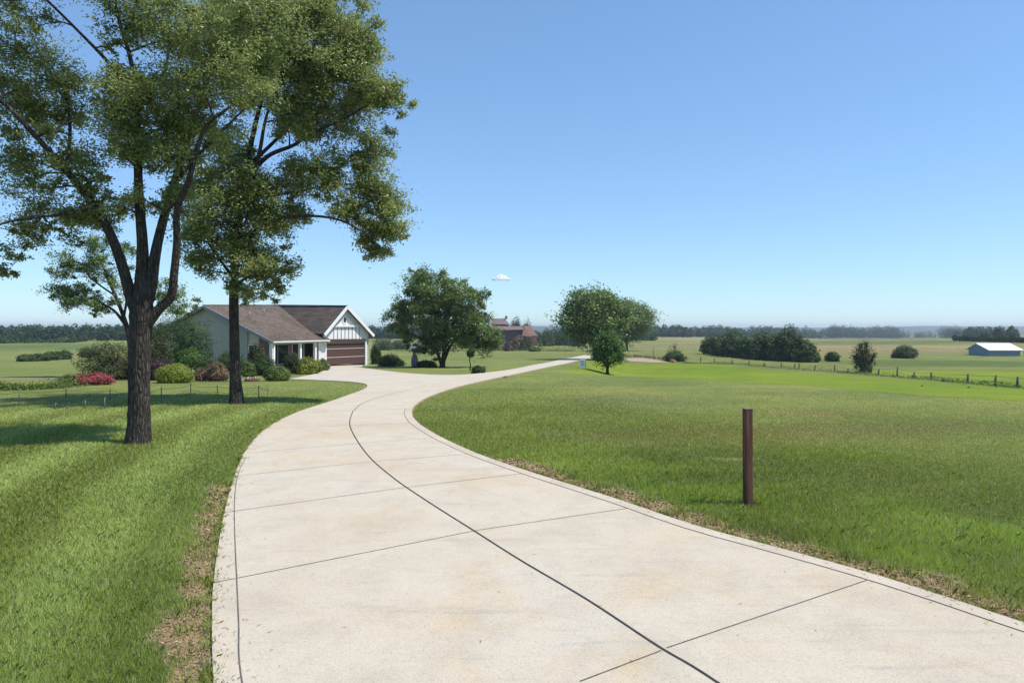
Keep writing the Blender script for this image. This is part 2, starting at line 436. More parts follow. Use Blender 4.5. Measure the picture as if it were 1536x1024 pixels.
def ground_color(X, Y):
    r_ = np.hypot(X, Y)
    C = np.tile(np.array([.155, .182, .052]), (len(X), 1))
    r_ = np.hypot(X, Y); 
    # bright pasture in the swale, rough fields beyond
    yc = np.interp(X, CX, CY); lanex = -0.3+(Y-36.5)*.176
    FX = [G2([(945, 545)])[0], G2([(1051, 543)])[0], G2([(1251, 556)])[0], G2([(1396, 568)])[0], G2([(1526, 580)])[0]]
    fx = np.array([p[0] for p in FX]); fy = np.array([p[1] for p in FX]); o_ = np.argsort(fx)
    fyc = np.interp(X, fx[o_], fy[o_])
    swale = sst(0, 5, Y-yc)*sst(0, 3, X-lanex)*(1-sst(-2, 3, Y-fyc))
    C = lerp3(C, (.150, .205, .016), swale*.9)
    field = np.where(X > lanex, sst(-1, 3, Y-fyc), sst(95, 125, r_))*(Y > 5)
    C = lerp3(C, (.150, .172, .050), field)
    def patch(px, py, sx, sy, col, k=1.0, C_=None):
        p = gp(px, py)
        d = ((X-p[0])/sx)**2+((Y-p[1])/sy)**2
        n = vnoise(X, Y, (sx+sy)*.2, px)*.25
        return lerp3(C, col, k*(1-sst(.5, 1.3, d+n)))
    C = patch(1180, 517, 60, 70, (.20, .18, .085), .8)
    C = patch(1120, 509, 120, 60, (.22, .20, .10), .8)
    C = patch(1290, 525, 26, 18, (.185, .16, .08), .8)
    C = patch(1420, 512, 60, 50, (.13, .15, .055), .7)
    C = patch(1400, 545, 18, 10, (.065, .10, .025), .7)
    C = patch(60, 517, 60, 26, (.13, .16, .05), .6)
    C = patch(60, 568, 7, 2.0, (.22, .19, .10), .7)
    C = patch(1225, 620, 1.7, .8, (.19, .165, .07), .45)
    C = patch(1240, 624, .5, .3, (.24, .17, .09), .5)
    C = patch(1175, 617, .4, .3, (.24, .17, .09), .4)
    C = patch(1130, 650, 4, 1.2, (.16, .16, .06), .6)
    C = patch(1420, 632, .5, .25, (.22, .16, .08), .5)
    C = patch(1350, 640, 3, .9, (.17, .16, .06), .6)
    C = patch(960, 600, 2.5, 2.5, (.16, .18, .07), .6)
    C = patch(1095, 690, .45, .12, (.34, .28, .16), .9)
    C = patch(1255, 685, 1.2, .7, (.14, .20, .02), .4)
    C = patch(700, 614, .5, .5, (.09, .13, .03), .0)
    C = lerp3(C, (.035, .055, .03), sst(2000, 2400, r_)*.9)
    C = lerp3(C, (.050, .075, .035), sst(540, 620, r_)*(1-sst(2000, 2400, r_))*.6)
    fv = vnoise(X*.5, Y*1.6, 60, 21)*.6+vnoise(X*.7-Y*.2, Y*1.5, 22, 22)*.4
    C = C*(1+(.30*fv*sst(60, 130, r_))[:, None]*np.array([1.25, .8, 1.1]))
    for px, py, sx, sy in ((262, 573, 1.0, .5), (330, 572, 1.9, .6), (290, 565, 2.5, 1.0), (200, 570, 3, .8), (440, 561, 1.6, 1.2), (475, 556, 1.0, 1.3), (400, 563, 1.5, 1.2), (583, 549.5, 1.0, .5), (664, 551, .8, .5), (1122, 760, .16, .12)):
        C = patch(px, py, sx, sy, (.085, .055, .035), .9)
    nr = (np.abs(X) < 40) & (Y < 45) & (Y > 3)
    tr = G2([(885, 580), (960, 602), (1030, 636), (1110, 668), (1200, 688), (1330, 702), (1536, 712)]); tr2 = G2([(640, 600), (690, 622), (760, 640), (880, 662), (1000, 672)])
    dd = np.full(len(X), 9.0); dd[nr] = distpoly(X[nr], Y[nr], tr); C = lerp3(C, (.22, .20, .10), .5*(1-sst(.03, .16, dd))*(.5+.5*vnoise(X, Y, .8, 2)))
    dd[nr] = distpoly(X[nr], Y[nr], tr2); C = lerp3(C, (.19, .20, .09), .35*(1-sst(.1, .5, dd)))
    # broad streaks in the mown right-hand lawn
    sk = vnoise(X*.6+Y*.9, Y*2.2-X*.5, 3.0, 9)*.5+vnoise(X, Y*2, 7, 4)*.5
    lawnR = (X > lanex)*(1-swale)*(1-field)
    C = C*(1+.22*(sk*lawnR)[:, None]*np.array([1.3, .8, 1.0]))
    return C, lawnR
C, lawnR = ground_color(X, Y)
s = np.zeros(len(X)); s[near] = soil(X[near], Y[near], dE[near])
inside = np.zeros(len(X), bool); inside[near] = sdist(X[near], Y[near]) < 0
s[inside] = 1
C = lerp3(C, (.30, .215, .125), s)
# the sheet drops a little under the slab
Zt = Z.copy(); Zt[inside & (dE > .15)] -= .05
V = np.stack([X, Y, Zt], 1)
i, j = np.meshgrid(np.arange(nR-1), np.arange(nA), indexing='ij')
j2 = (j+1) % nA
idx = np.stack([i*nA+j, i*nA+j2, (i+1)*nA+j2, (i+1)*nA+j], -1).reshape(-1, 4)[:, ::-1]
# centre fill
V = np.vstack([V, [[0, 0, 0]]]); C = np.vstack([C, C[:1]])
me = fastmesh('ground', V, 4, len(idx), idx, smooth=True)
bm = bmesh.new(); bm.from_mesh(me); bm.verts.ensure_lookup_table()
cv = bm.verts[len(V)-1]
for k in range(nA):
    f_ = bm.faces.new((cv, bm.verts[(k+1) % nA], bm.verts[k])); f_.smooth = True
bm.to_mesh(me); bm.free()
ca = me.attributes.new('Col', 'FLOAT_COLOR', 'POINT')
ca.data.foreach_set('color', np.hstack([np.clip(C, 0, 1), np.ones((len(C), 1))]).astype(np.float32).ravel())
ground = link('ground', me, M['ground']); ground['kind'] = 'structure'

# ------------------------------------------------------------------ grass blades
def blades(x, y, hgt, wid, lean, rnd, col=None):
    if col is None: col = ground_color(x, y)[0]
    n = len(x); z = H(x, y)
    th = rng.uniform(0, 2*np.pi, n); bx = np.cos(th); by = np.sin(th)
    la = lean[0]; lm = lean[1]
    dx = np.cos(la)*lm; dy = np.sin(la)*lm
    p = np.stack([x, y, z], 1); sidev = np.stack([bx, by, np.zeros(n)], 1)*(wid[:, None]/2)
    mid_ = p+np.stack([dx*hgt*.35, dy*hgt*.35, hgt*.6], 1); tip = p+np.stack([dx*hgt, dy*hgt, hgt*np.sqrt(np.clip(1-lm*lm*.6, .15, 1))], 1)
    V = np.stack([p-sidev, p+sidev, mid_+sidev*.75, tip, mid_-sidev*.75], 1).reshape(-1, 3)
    me = fastmesh('grass', V, 5, n, attr=rnd)
    ca = me.attributes.new('Col', 'FLOAT_COLOR', 'FACE'); ca.data.foreach_set('color', np.hstack([np.clip(col, 0, 1), np.ones((n, 1))]).astype(np.float32).ravel())
    return me
def scatter(n, r1, r2, a1, a2):
    r = np.exp(rng.uniform(np.log(r1), np.log(r2), n)); a = np.radians(rng.uniform(a1, a2, n))
    return r*np.sin(a), r*np.cos(a)
x, y = scatter(2300000, 3.4, 42, -44, 44)
d = sdist(x, y); keep = d > 0; x, y, d = x[keep], y[keep], d[keep]
s = soil(x, y, d)
r = np.hypot(x, y)
keep = rng.random(len(x)) > np.maximum(s*.975, .93*sst(11, 30, r))
x, y, d, s = x[keep], y[keep], d[keep], s[keep]
r = np.hypot(x, y); left = leftof(x, y)*(1-.85*sst(17, 27, y))
cl = vnoise(x, y, .25, 1)*.5+vnoise(x, y, .9, 2)*.5
rightmeadow = (1-left)*(1-sst(1.6, 4.0, d))
h = np.where(left > .5, .060, .048)*(1+.35*cl)*rng.uniform(.55, 1.25, len(x))
strip = (1-left)*sst(-2.0, 2.2, x+.5*vnoise(x, y, .8, 17))*(1-sst(1.8, 3.4, d+.5*vnoise(x, y, .8, 4)))
h *= 1+strip*(.75+.5*vnoise(x, y, .6, 8))
h *= 1-.45*s
h *= (1-.45*(1-left)*sst(4, 8, d))*(1-.35*sst(10, 25, r))
wd = np.clip(.00042*r, .0017, .05)*rng.uniform(.7, 1.3, len(x))
stripe = np.sin((d-.72)*2*np.pi/1.95+vnoise(x, y, 3, 6)*.6)*left*sst(.4, 1.0, d)
la = np.where(stripe > 0, 2.2, -1.0)+rng.normal(0, 1.9, len(x))
lm = np.clip(np.abs(rng.normal(.34+.14*sst(6, 12, r), .24, len(x)))+.08*np.abs(stripe), 0, .9)
rb = np.clip(.40+rng.normal(0, .17, len(x))+.12*cl+.07*stripe+.16*vnoise(x, y, 2.6, 12), 0, .86)
dry = rng.random(len(x)) < (.065+.4*s+.05*(x > .5)*sst(5, 1.5, d)*(1-left))  # straw-dry blades, their share raised to stand in for pale highlights too
rb = np.where(dry, rng.uniform(.86, 1, len(x)), rb)
gcol = ground_color(x, y)[0]*(1+(left*(.20+.17*stripe))[:, None]*np.array([.85, 1.0, 1.9]))*(1+np.outer(strip*(.25+.25*vnoise(x, y, .9, 31)), [1.0, 1.15, .2]))  # sheen of the bent mown stripes is also put into the blade colour
g = link('grass', blades(x, y, h, wd, (la, lm), rb, gcol), M['blade']); tag(g, 'short green lawn grass growing on both sides of the drive', 'grass', kind='stuff')

# tufts creeping over the slab margins
def edge_tufts(pl, n, ymax, spread, hh):
    pl = np.array(pl); seg = np.linalg.norm(np.diff(pl, axis=0), axis=1)
    ok = np.where((pl[:-1, 1] > 2.5) & (pl[:-1, 1] < ymax))[0]
    pr = seg[ok]/(pl[ok, 1]); pr = pr/pr.sum()
    k = rng.choice(ok, n, p=pr); tt = rng.random((n, 1)); q = pl[k]*(1-tt)+pl[k+1]*tt
    xs, ys, ll, hs, rd = [], [], [], [], []
    for qq in q:
        m = rng.integers(14, 60); sg = rng.uniform(.02, .06)*spread
        xs.append(qq[0]+rng.normal(0, sg, m)); ys.append(qq[1]+rng.normal(0, sg, m)); hs.append(rng.uniform(.3, 1, m)*hh)
        rd.append(np.clip(rng.normal(.45, .2)+rng.normal(0, .15, m), 0, .98))
    return [np.concatenate(v) for v in (xs, ys, hs, rd)]
# offset the lines a little to the grass side
def off(pl, o):
    out = []
    for i in range(len(pl)):
        d_ = pl[min(i+1, len(pl)-1)]-pl[max(i-1, 0)]; d_ = d_/np.linalg.norm(d_); out.append(pl[i]+np.array([-d_[1], d_[0]])*o)
    return np.array(out)
A = edge_tufts(off(L_edge, .02), 120, 16, 1.0, .06); B = edge_tufts(off(L_edge, .18), 60, 10, 1.7, .07)
A2 = edge_tufts(off(R_edge, .06), 110, 14, 1.1, .045); B2 = edge_tufts(off(R_edge, .33), 110, 11, 2.0, .09)
x, y, h, rd = [np.concatenate(v) for v in zip(A, B, A2, B2)]
wd = np.clip(.0007*np.hypot(x, y), .003, .02)
g = link('grass_tufts', blades(x, y, h+.02, wd, (rng.uniform(0, 6.28, len(x)), rng.uniform(.2, .95, len(x))), rd), M['blade'])
tag(g, 'scruffy grass tufts in the bare soil along the slab edges', 'grass tufts', kind='stuff')
# soil crumbs and dry litter
def crumbs():
    x, y = scatter(260000, 3.4, 14, -44, 44); d = sdist(x, y); ins = d < 0
    s = soil(x, y, d); k = (~ins) & (s > .4); k &= rng.random(len(x)) < .8
    x, y = x[k], y[k]; n = len(x); sz = rng.uniform(.004, .016, n)*np.clip(np.hypot(x, y)/7, .7, 2)
    a = rng.normal(size=(n, 3)); a[:, 2] *= .4; a /= np.linalg.norm(a, axis=1)[:, None]
    b = np.cross(a, rng.normal(size=(n, 3))); b /= np.linalg.norm(b, axis=1)[:, None]
    c_ = np.stack([x, y, H(x, y)+rng.uniform(0, .012, n)], 1)
    el = rng.uniform(.5, 2.2, n)
    V = np.stack([c_-a*(sz*el)[:, None], c_+b*sz[:, None]*.6, c_+a*(sz*el)[:, None], c_-b*sz[:, None]*.6], 1).reshape(-1, 3)
    return fastmesh('soil_litter', V, 4, n, attr=rng.random(n))
t = MT('litter', .95, .1); a = t.n('ShaderNodeAttribute', attribute_name='rnd')
t.color(t.ramp(a.outputs['Fac'], [(0, (.10, .065, .035)), (.6, (.28, .20, .11)), (1, (.46, .37, .22))])); M['litter'] = t.m
g = link('soil_litter', crumbs(), M['litter']); tag(g, 'dry soil crumbs and straw beside the driveway', 'soil', kind='stuff')

x, y = scatter(60000, 3.4, 16, -44, 44); d = -sdist(x, y); k = (d > .01) & (rng.random(len(x)) < .5*np.exp(-d/.10)+.0022); x, y = x[k], y[k]
n = len(x); a = rng.uniform(0, 6.28, n); ln_ = rng.uniform(.008, .03, n); c_ = np.stack([x, y, H(x, y)+.0405], 1)
da = np.stack([np.cos(a), np.sin(a), np.zeros(n)], 1)*ln_[:, None]; db = np.stack([-np.sin(a), np.cos(a), rng.uniform(.0, .5, n)], 1)*.003
g = link('clippings', fastmesh('clippings', np.stack([c_-da, c_+db, c_+da, c_-db+np.array([0, 0, .003])], 1).reshape(-1, 3), 4, n, attr=rng.random(n)*.7), M['litter']); tag(g, 'dry clippings and grit blown onto the slab', 'clippings', kind='stuff')

# ------------------------------------------------------------------ foliage
def leaves(C, L, W, updir=.5, out=None, outk=0):
    """diamond leaves at points C; returns (n*4,3)"""
    n = len(C)
    nrm = rng.normal(size=(n, 3)); nrm /= np.linalg.norm(nrm, axis=1)[:, None]; nrm[:, 2] = np.abs(nrm[:, 2])+updir
    if out is not None: nrm += out*outk
    nrm /= np.linalg.norm(nrm, axis=1)[:, None]
    a = np.cross(nrm, rng.normal(size=(n, 3))); a /= np.linalg.norm(a, axis=1)[:, None]; b = np.cross(nrm, a)
    L = L*rng.uniform(.6, 1.25, n)[:, None]; W = W*rng.uniform(.7, 1.2, n)[:, None]
    return np.stack([C-a*L/2, C+b*W/2-a*L*.08, C+a*L/2-nrm*L*.12, C-b*W/2-a*L*.08], 1).reshape(-1, 3)
def fol_obj(name, Cs, L, W, mat, parent, org, updir=.5, out=None, outk=0):
    V = leaves(Cs, L, W, updir, out, outk)-np.array(org)
    me = fastmesh(name, V, 4, len(Cs), attr=rng.random(len(Cs)))
    return link(name, me, mat, parent)

def tree(name, label, cat, base, limbs, clumps, leafL, per, mat, bark='bark', group=None, subs=(10, 16), sig=.30, leafW=None, branch_r=.028, thin=True, sides=18, twigs=5, aspect=.5):
    """limbs: polylines [(Vector, radius)...]; clumps: [(centre, R)]"""
    base = Vector(base)
    root = empty(name, base, label, cat, group)
    mb = MB(base); nodes = []; 
    for k, lb in enumerate(limbs):
        P = np.array([list(p)+[r] for p, r in lb]); Q = catmull(P, 6)
        rr = np.maximum(Q[:, 3], .012)
        mb.tube([q[:3] for q in Q], list(rr), sides if k == 0 else max(8, sides//2), .10 if k == 0 else .07, seed=k)
        for q, r0 in zip(Q[2:], rr[2:]): nodes.append((q[0], q[1], q[2], r0))
    nodes = np.array(nodes)
    cen = np.array([list(c) for c, _ in clumps]); 
    d0 = np.array([np.min(np.linalg.norm(nodes[:, :3]-c, axis=1)) for c in cen])
    pts = []
    for i in np.argsort(d0):
        c = cen[i]; Rc = clumps[i][1]
        cost = np.linalg.norm(nodes[:, :3]-c, axis=1)+.6*np.maximum(0, nodes[:, 2]-c[2]+.1)+.02/np.maximum(nodes[:, 3], .004)*.15
        m = int(np.argmin(cost)); a = nodes[m, :3]; ra = nodes[m, 3]
        L = np.linalg.norm(c-a); 
        if L > .05:
            side = rng.normal(size=3)*.10*L; side[2] = abs(side[2])*.6
            n = max(3, int(L/.3)+2); T = np.linspace(0, 1, n)
            Q = a[None]*(1-T)[:, None]+c[None]*T[:, None]+np.sin(T*np.pi)[:, None]*side+rng.normal(size=(n, 3))*.018*L*np.sin(T*np.pi)[:, None]
            r0 = min(ra*.62, branch_r*(.5+L*.55)); r1 = max(branch_r*.22, .004); rs = r0+(r1-r0)*T
            mb.tube([Vector(q) for q in Q], list(rs), 6, 0, cap=False)
            nodes = np.vstack([nodes, np.column_stack([Q[1:], rs[1:]])])
        ns = rng.integers(*subs)
        u = rng.normal(size=(ns, 3)); u /= np.linalg.norm(u, axis=1)[:, None]
        sc = c+u*Rc*(rng.random((ns, 1))**.45)*np.array([1, 1, .8])
        for q in sc[:twigs]:
            mb.tube([Vector(c), Vector((c+q)/2+rng.normal(size=3)*.05*Rc), Vector(q)], [branch_r*.22, branch_r*.17, branch_r*.08], 4, 0, cap=False)
        big = np.clip(Rc/np.mean([r for _, r in clumps]), .35, 1.3)
        for q in sc:
            m = max(3, int(per*rng.uniform(.4, 1.35)*big)); sg = Rc*sig*rng.uniform(.7, 1.25)
            ax = (q-c); ax = ax/(np.linalg.norm(ax)+1e-6)
            pts.append(q+rng.normal(size=(m, 3))*sg*np.array([.85, .85, .6])+ax*rng.normal(.1, .9, (m, 1))*sg)
    mb.build('trunk', M[bark], root)
    pts = np.vstack(pts)
    fol_obj('crown', pts, leafL, leafW or leafL*aspect, M[mat], root, base, .35)
    return root

def fill(regs, Y0, scale=1.0):
    """crown regions (px, py, rx, ry, n, R, depth spread) -> clumps"""
    out = []
    for (px, py, rx, ry, n, Rc, ds) in regs:
        for k in range(int(round(n*scale))):
            a = random.uniform(0, 2*math.pi); q = math.sqrt(random.random())
            Yq = Y0+random.uniform(-ds, ds)*math.sqrt(max(.08, 1-q*q))
            c_ = at(px+rx*q*math.cos(a), py+ry*q*math.sin(a), Y0)+Vector((0, Yq-Y0, 0)); R_ = Rc*random.uniform(.6, 1.3); out.append((c_, R_))
            if random.random() < .55:
                d_ = Vector((random.gauss(0, 1), random.gauss(0, 1), random.gauss(0, .7))).normalized()*R_*random.uniform(1.0, 1.6)
                out.append((c_+d_, R_*random.uniform(.3, .5)))
    return out
def lim(Y0, pts):
    out = []
    for p in pts:
        px, py, w_ = p[:3]; dy = p[3] if len(p) > 3 else 0
        out.append((at(px, py, Y0)+Vector((0, dy, 0)), w_*Y0/F/2*(.84 if w_ > 20 else .78)))
    return out

# --- the large forked tree in the left lawn
b1 = gp(208, 665); Y1 = b1.y
limbs = [
 lim(Y1, [(208, 676, 52), (208, 660, 43), (209, 620, 37), (210, 560, 35), (211, 500, 36), (213, 470, 40), (214, 430, 26), (214, 370, 20), (209, 300, 17), (207, 230, 14), (205, 160, 11), (196, 90, 8), (176, 20, 6), (160, -60, 4)]),
 lim(Y1, [(212, 480, 26), (198, 450, 21), (184, 400, 19), (165, 350, 17), (146, 305, 15, -.2), (125, 265, 12, -.5), (100, 225, 9, -.8), (60, 175, 7, -1.1), (10, 150, 4, -1.4)]),
 lim(Y1, [(214, 470, 26), (226, 430, 21), (233, 380, 19), (236, 330, 17, .2), (241, 270, 15, .5), (250, 215, 12, .7), (262, 150, 9, .9), (280, 70, 7, 1), (300, -20, 5, 1)]),
 lim(Y1, [(218, 486, 26), (236, 466, 19), (256, 445, 17), (265, 410, 15, -.1), (273, 365, 14, -.2), (281, 320, 12, -.4), (300, 285, 11, -.5), (316, 240, 9, -.6), (335, 205, 7, -.7), (372, 180, 4, -.8)]),
 lim(Y1, [(241, 270, 10, .4), (262, 262, 8, .2), (290, 235, 7, .1), (330, 200, 5, 0), (380, 150, 3, 0)]),
 lim(Y1, [(150, 310, 9, -.2), (110, 262, 7, .4), (60, 246, 5, .8), (0, 238, 3, 1.2)]),
 lim(Y1, [(205, 165, 9), (180, 110, 7, -.2), (140, 60, 5, -.6), (95, 10, 4, -.9), (60, -40, 3, -1)]),
 lim(Y1, [(205, 170, 8), (222, 90, 6, .6), (214, 20, 5, 1), (205, -60, 3, 1.2)]),
 lim(Y1, [(125, 265, 8, -.5), (100, 190, 6, .1), (70, 120, 5, .5), (20, 70, 3, .8)]),
 lim(Y1, [(150, 312, 7), (120, 330, 5, -.6), (70, 345, 4, -1.0), (30, 372, 2, -1.2)]),
 lim(Y1, [(236, 345, 7), (262, 322, 5, -.3), (290, 305, 3, -.5)]),
]
regs = [
 (40, 125, 60, 75, 19, .48, 1.4), (-70, 150, 90, 130, 18, .55, 1.8), (15, 30, 60, 50, 11, .45, 1.3), (110, -30, 80, 35, 8, .45, 1.3),
 (180, 50, 34, 40, 4, .32, 1.0), (250, 15, 55, 50, 13, .45, 1.5), (320, 70, 62, 62, 22, .48, 1.4), (235, 150, 58, 40, 19, .40, 1.3),
 (300, 170, 52, 42, 16, .40, 1.3), (185, 200, 42, 38, 10, .38, 1.2), (75, 225, 50, 36, 8, .38, 1.2), (-20, 260, 50, 40, 5, .36, 1.2),
 (135, 275, 42, 35, 8, .34, 1.0), (90, 305, 50, 22, 6, .32, 1.0), (245, 250, 50, 32, 9, .36, 1.1), (205, 305, 40, 24, 4, .30, .9),
 (55, 345, 42, 14, 6, .22, .7), (22, 375, 14, 14, 3, .15, .3), (14, 405, 8, 14, 3, .11, .2), (140, 335, 38, 14, 5, .24, .7), (268, 300, 24, 22, 4, .28, .5),
 (370, 120, 40, 50, 10, .42, 1.0), (200, -90, 190, 60, 26, .6, 1.8), (20, -90, 110, 60, 11, .6, 1.6), (380, 20, 50, 50, 9, .45, 1.2), (110, 140, 22, 40, 2, .26, .9)
]
tree('broadleaf_tree', 'tallest tree, nearest the camera, thick ridged trunk forking into four limbs on the left lawn', 'tree', b1, limbs, fill(regs, Y1, 1.0), .074, 40, 'leaf_big', subs=(11, 17), sig=.27, twigs=7, aspect=.42)

# --- second tree behind it, beside the drive
b2 = gp(354, 605); Y2 = b2.y
limbs = [
 lim(Y2, [(355, 613, 34), (355, 600, 26), (353, 560, 20), (352, 500, 18), (351, 440, 17), (352, 400, 15), (358, 340, 13), (365, 280, 11), (380, 200, 9), (400, 120, 7), (415, 40, 5), (425, -50, 3)]),
 lim(Y2, [(358, 335, 9), (385, 290, 7, -.5), (405, 236, 7, -.8), (418, 190, 5, -1), (445, 130, 4, -1.2)]),
 lim(Y2, [(368, 270, 9), (405, 237, 8, -.2), (445, 222, 7, -.3), (475, 205, 5, -.4), (520, 185, 4, -.4), (575, 150, 3, -.3)]),
 lim(Y2, [(354, 385, 8), (395, 345, 7, -.4), (440, 332, 6, -.6), (480, 329, 5, -.6), (520, 336, 4, -.6), (562, 358, 3, -.6)]),
 lim(Y2, [(352, 420, 7), (325, 390, 5, .3), (300, 360, 4, .5)]),
 lim(Y2, [(372, 250, 8), (420, 180, 6, .8), (470, 120, 5, 1.2), (520, 70, 3, 1.4)]),
 lim(Y2, [(362, 300, 7), (430, 285, 5, .4), (500, 270, 4, .6), (560, 275, 3, .5)]),
 lim(Y2, [(352, 430, 6), (385, 415, 4, -.4), (425, 420, 3, -.7)]),
]
regs = [
 (370, 320, 52, 55, 32, .52, 1.8), (355, 390, 60, 30, 22, .46, 1.6), (320, 345, 30, 35, 9, .45, 1.3), (415, 395, 25, 30, 8, .36, .9), (385, 435, 45, 12, 7, .28, .8),
 (400, 260, 45, 30, 9, .5, 1.6), (330, 250, 50, 50, 20, .55, 1.7), (430, 120, 60, 60, 34, .6, 2.2), (400, 40, 70, 55, 34, .65, 2.4), (480, 60, 60, 60, 34, .55, 2.0),
 (540, 80, 22, 35, 10, .42, 1.0), (510, 130, 45, 40, 19, .5, 1.6), (570, 145, 30, 32, 13, .42, .9), (590, 150, 14, 18, 4, .3, .5), (490, 180, 45, 22, 9, .42, 1.3),
 (552, 230, 26, 22, 8, .40, .8), (470, 240, 42, 22, 6, .42, 1.1), (500, 280, 52, 28, 10, .42, 1.3), (568, 275, 26, 30, 10, .42, .8), (582, 318, 20, 28, 9, .40, .7),
 (575, 358, 24, 22, 9, .36, .6), (572, 378, 18, 8, 4, .24, .4), (520, 320, 40, 18, 8, .36, .8), (450, 315, 35, 14, 5, .32, .7), (445, 180, 40, 30, 11, .45, 1.2),
 (420, -60, 110, 60, 34, .8, 2.4), (480, 5, 60, 35, 15, .6, 1.6), (550, 345, 25, 12, 5, .3, .6)]
tree('broadleaf_tree', 'tree with a straight slender trunk before the house and long limbs reaching right', 'tree', b2, limbs, fill(regs, Y2, 1.0), .105, 36, 'leaf_big', subs=(11, 17), sig=.27, twigs=6, branch_r=.034, aspect=.42)

# --- thin tree at the left behind the trunk
b3 = gp(196, 566); Y3 = b3.y; 
limbs = [lim(Y3, [(197, 566, 14), (196, 520, 11), (190, 490, 9), (180, 460, 7), (165, 425, 5), (150, 390, 3)]),
 lim(Y3, [(190, 490, 6), (170, 465, 5), (140, 450, 3), (105, 440, 2)]), lim(Y3, [(186, 475, 5), (192, 430, 4), (185, 380, 2)]), lim(Y3, [(175, 445, 4), (140, 420, 3), (120, 395, 2)]),
 lim(Y3, [(194, 505, 5), (215, 470, 4), (240, 440, 3)])]
regs = [(112, 440, 34, 20, 18, .42, 1.0), (125, 400, 35, 25, 17, .45, 1.0), (160, 375, 35, 25, 14, .45, 1.0), (185, 420, 30, 30, 9, .40, .9), (145, 458, 45, 12, 10, .34, .7), (235, 440, 28, 25, 9, .4, .8), (270, 455, 30, 20, 9, .4, .8)]
tree('thin_tree', 'thin airy tree leaning left behind the thick ridged trunk', 'tree', b3, limbs, fill(regs, Y3), .12, 26, 'leaf_mid', 'bark_dark', subs=(9, 14), sig=.30, twigs=4, branch_r=.03, sides=10)

def crown_tree(name, label, cat, base, height, width, mat, leafL, nclump, per, Rc, trunk_h=.25, trunk_r=.16, stems=1, group=None, bark='bark_dark', shape='round', sx=0, subs=(8, 13), lowfill=.0):
    base = Vector(base); top_ = base+Vector((sx, 0, height)); limbs = []; th = trunk_h*height
    cz = base.z+height*(trunk_h+.02)+ (height*(1-trunk_h))*.5
    hz = height*(1-trunk_h)*.5
    fork = base+Vector((0, 0, th))
    limbs.append([(base+Vector((0, 0, -.15)), trunk_r*1.9), (base+Vector((0, 0, .15)), trunk_r*1.25), (base+Vector((.02, 0, th*.6)), trunk_r), (fork, trunk_r*.9), (base+Vector((sx*.5, .1, height*.55)), trunk_r*.45), (base+Vector((sx, .1, height*.86)), trunk_r*.12)])
    for k in range(7):
        a = k*2.4+random.uniform(-.3, .3); q = random.uniform(.55, .8)
        st = base+Vector((0, 0, th*random.uniform(.55, 1.25)))
        e = Vector((math.cos(a)*width*.5*q+sx*.6, math.sin(a)*width*.42*q, height*random.uniform(.45, .8)))+base
        mid_ = (st+e)/2+Vector((0, 0, height*.04))-Vector((math.cos(a), math.sin(a), 0))*width*.04
        limbs.append([(st, trunk_r*.55), (mid_, trunk_r*.33), (e, trunk_r*.1)])
    cl = []
    while len(cl) < nclump:
        u = np.random.default_rng(len(cl)*7+int(base.x*10)+int(height*100) & 0xffff).normal(size=3); u /= np.linalg.norm(u)
        u = np.array([random.gauss(0, 1) for _ in range(3)]); u /= np.linalg.norm(u)
        q = random.uniform(.35, 1)**.5*random.uniform(.82, 1.03)
        wz = 1.0
        if shape == 'cone': wz = 1-.75*max(0, (u[2]*q+1)/2-.15)
        if shape == 'round' and u[2] < -.3: wz = .85
        c = Vector((base.x+sx*.7+u[0]*q*(width*.5-Rc*.6)*wz, base.y+u[1]*q*(width*.42-Rc*.5)*wz, cz+u[2]*q*(hz-Rc*.4)))
        cl.append((c, Rc*random.uniform(.7, 1.3)))
    return tree(name, label, cat, base, limbs, cl, leafL, per, mat, bark, group, subs=subs, sig=.33, branch_r=.03*height/8, twigs=2, sides=10)

# lawn tree by the garage
def H_(px, py, pt): b = gp(px, py); return b, (py-pt)*b.y/F
b, h = H_(664, 551, 402)
limbs = [lim(b.y, [(663, 555, 15), (664, 548, 11), (666, 530, 8), (668, 505, 6), (670, 470, 4), (665, 430, 2)]), lim(b.y, [(662, 545, 7), (655, 525, 6), (645, 500, 4, .5), (625, 470, 2, 1)]),
         lim(b.y, [(666, 540, 7), (675, 520, 6), (695, 495, 4), (720, 470, 2)]), lim(b.y, [(668, 520, 5), (690, 500, 4, -1), (725, 505, 2, -1.5)]), lim(b.y, [(657, 525, 5), (640, 510, 4, -1), (605, 495, 2, -1.5)]), lim(b.y, [(668, 510, 5), (685, 470, 3, 1), (700, 430, 2, 1)])]
regs = [(655, 440, 50, 30, 30, .85, 3.2), (655, 415, 30, 12, 8, .6, 2), (700, 450, 35, 30, 18, .8, 2.8), (620, 470, 34, 28, 18, .75, 2.6), (690, 490, 48, 28, 26, .8, 3), (725, 500, 22, 28, 14, .65, 2),
        (640, 500, 40, 22, 17, .75, 2.6), (600, 468, 16, 12, 5, .45, 1.2), (727, 517, 16, 9, 6, .5, 1.5), (640, 520, 22, 10, 6, .5, 1.6), (703, 514, 20, 10, 5, .5, 1.6)]
tree('broadleaf_tree', 'dark green rounded tree with a short flared trunk on the lawn right of the garage', 'tree', b, limbs, fill(regs, b.y), .21, 34, 'leaf_mid', 'bark_dark', subs=(11, 16), sig=.32, branch_r=.05, twigs=3, sides=12)
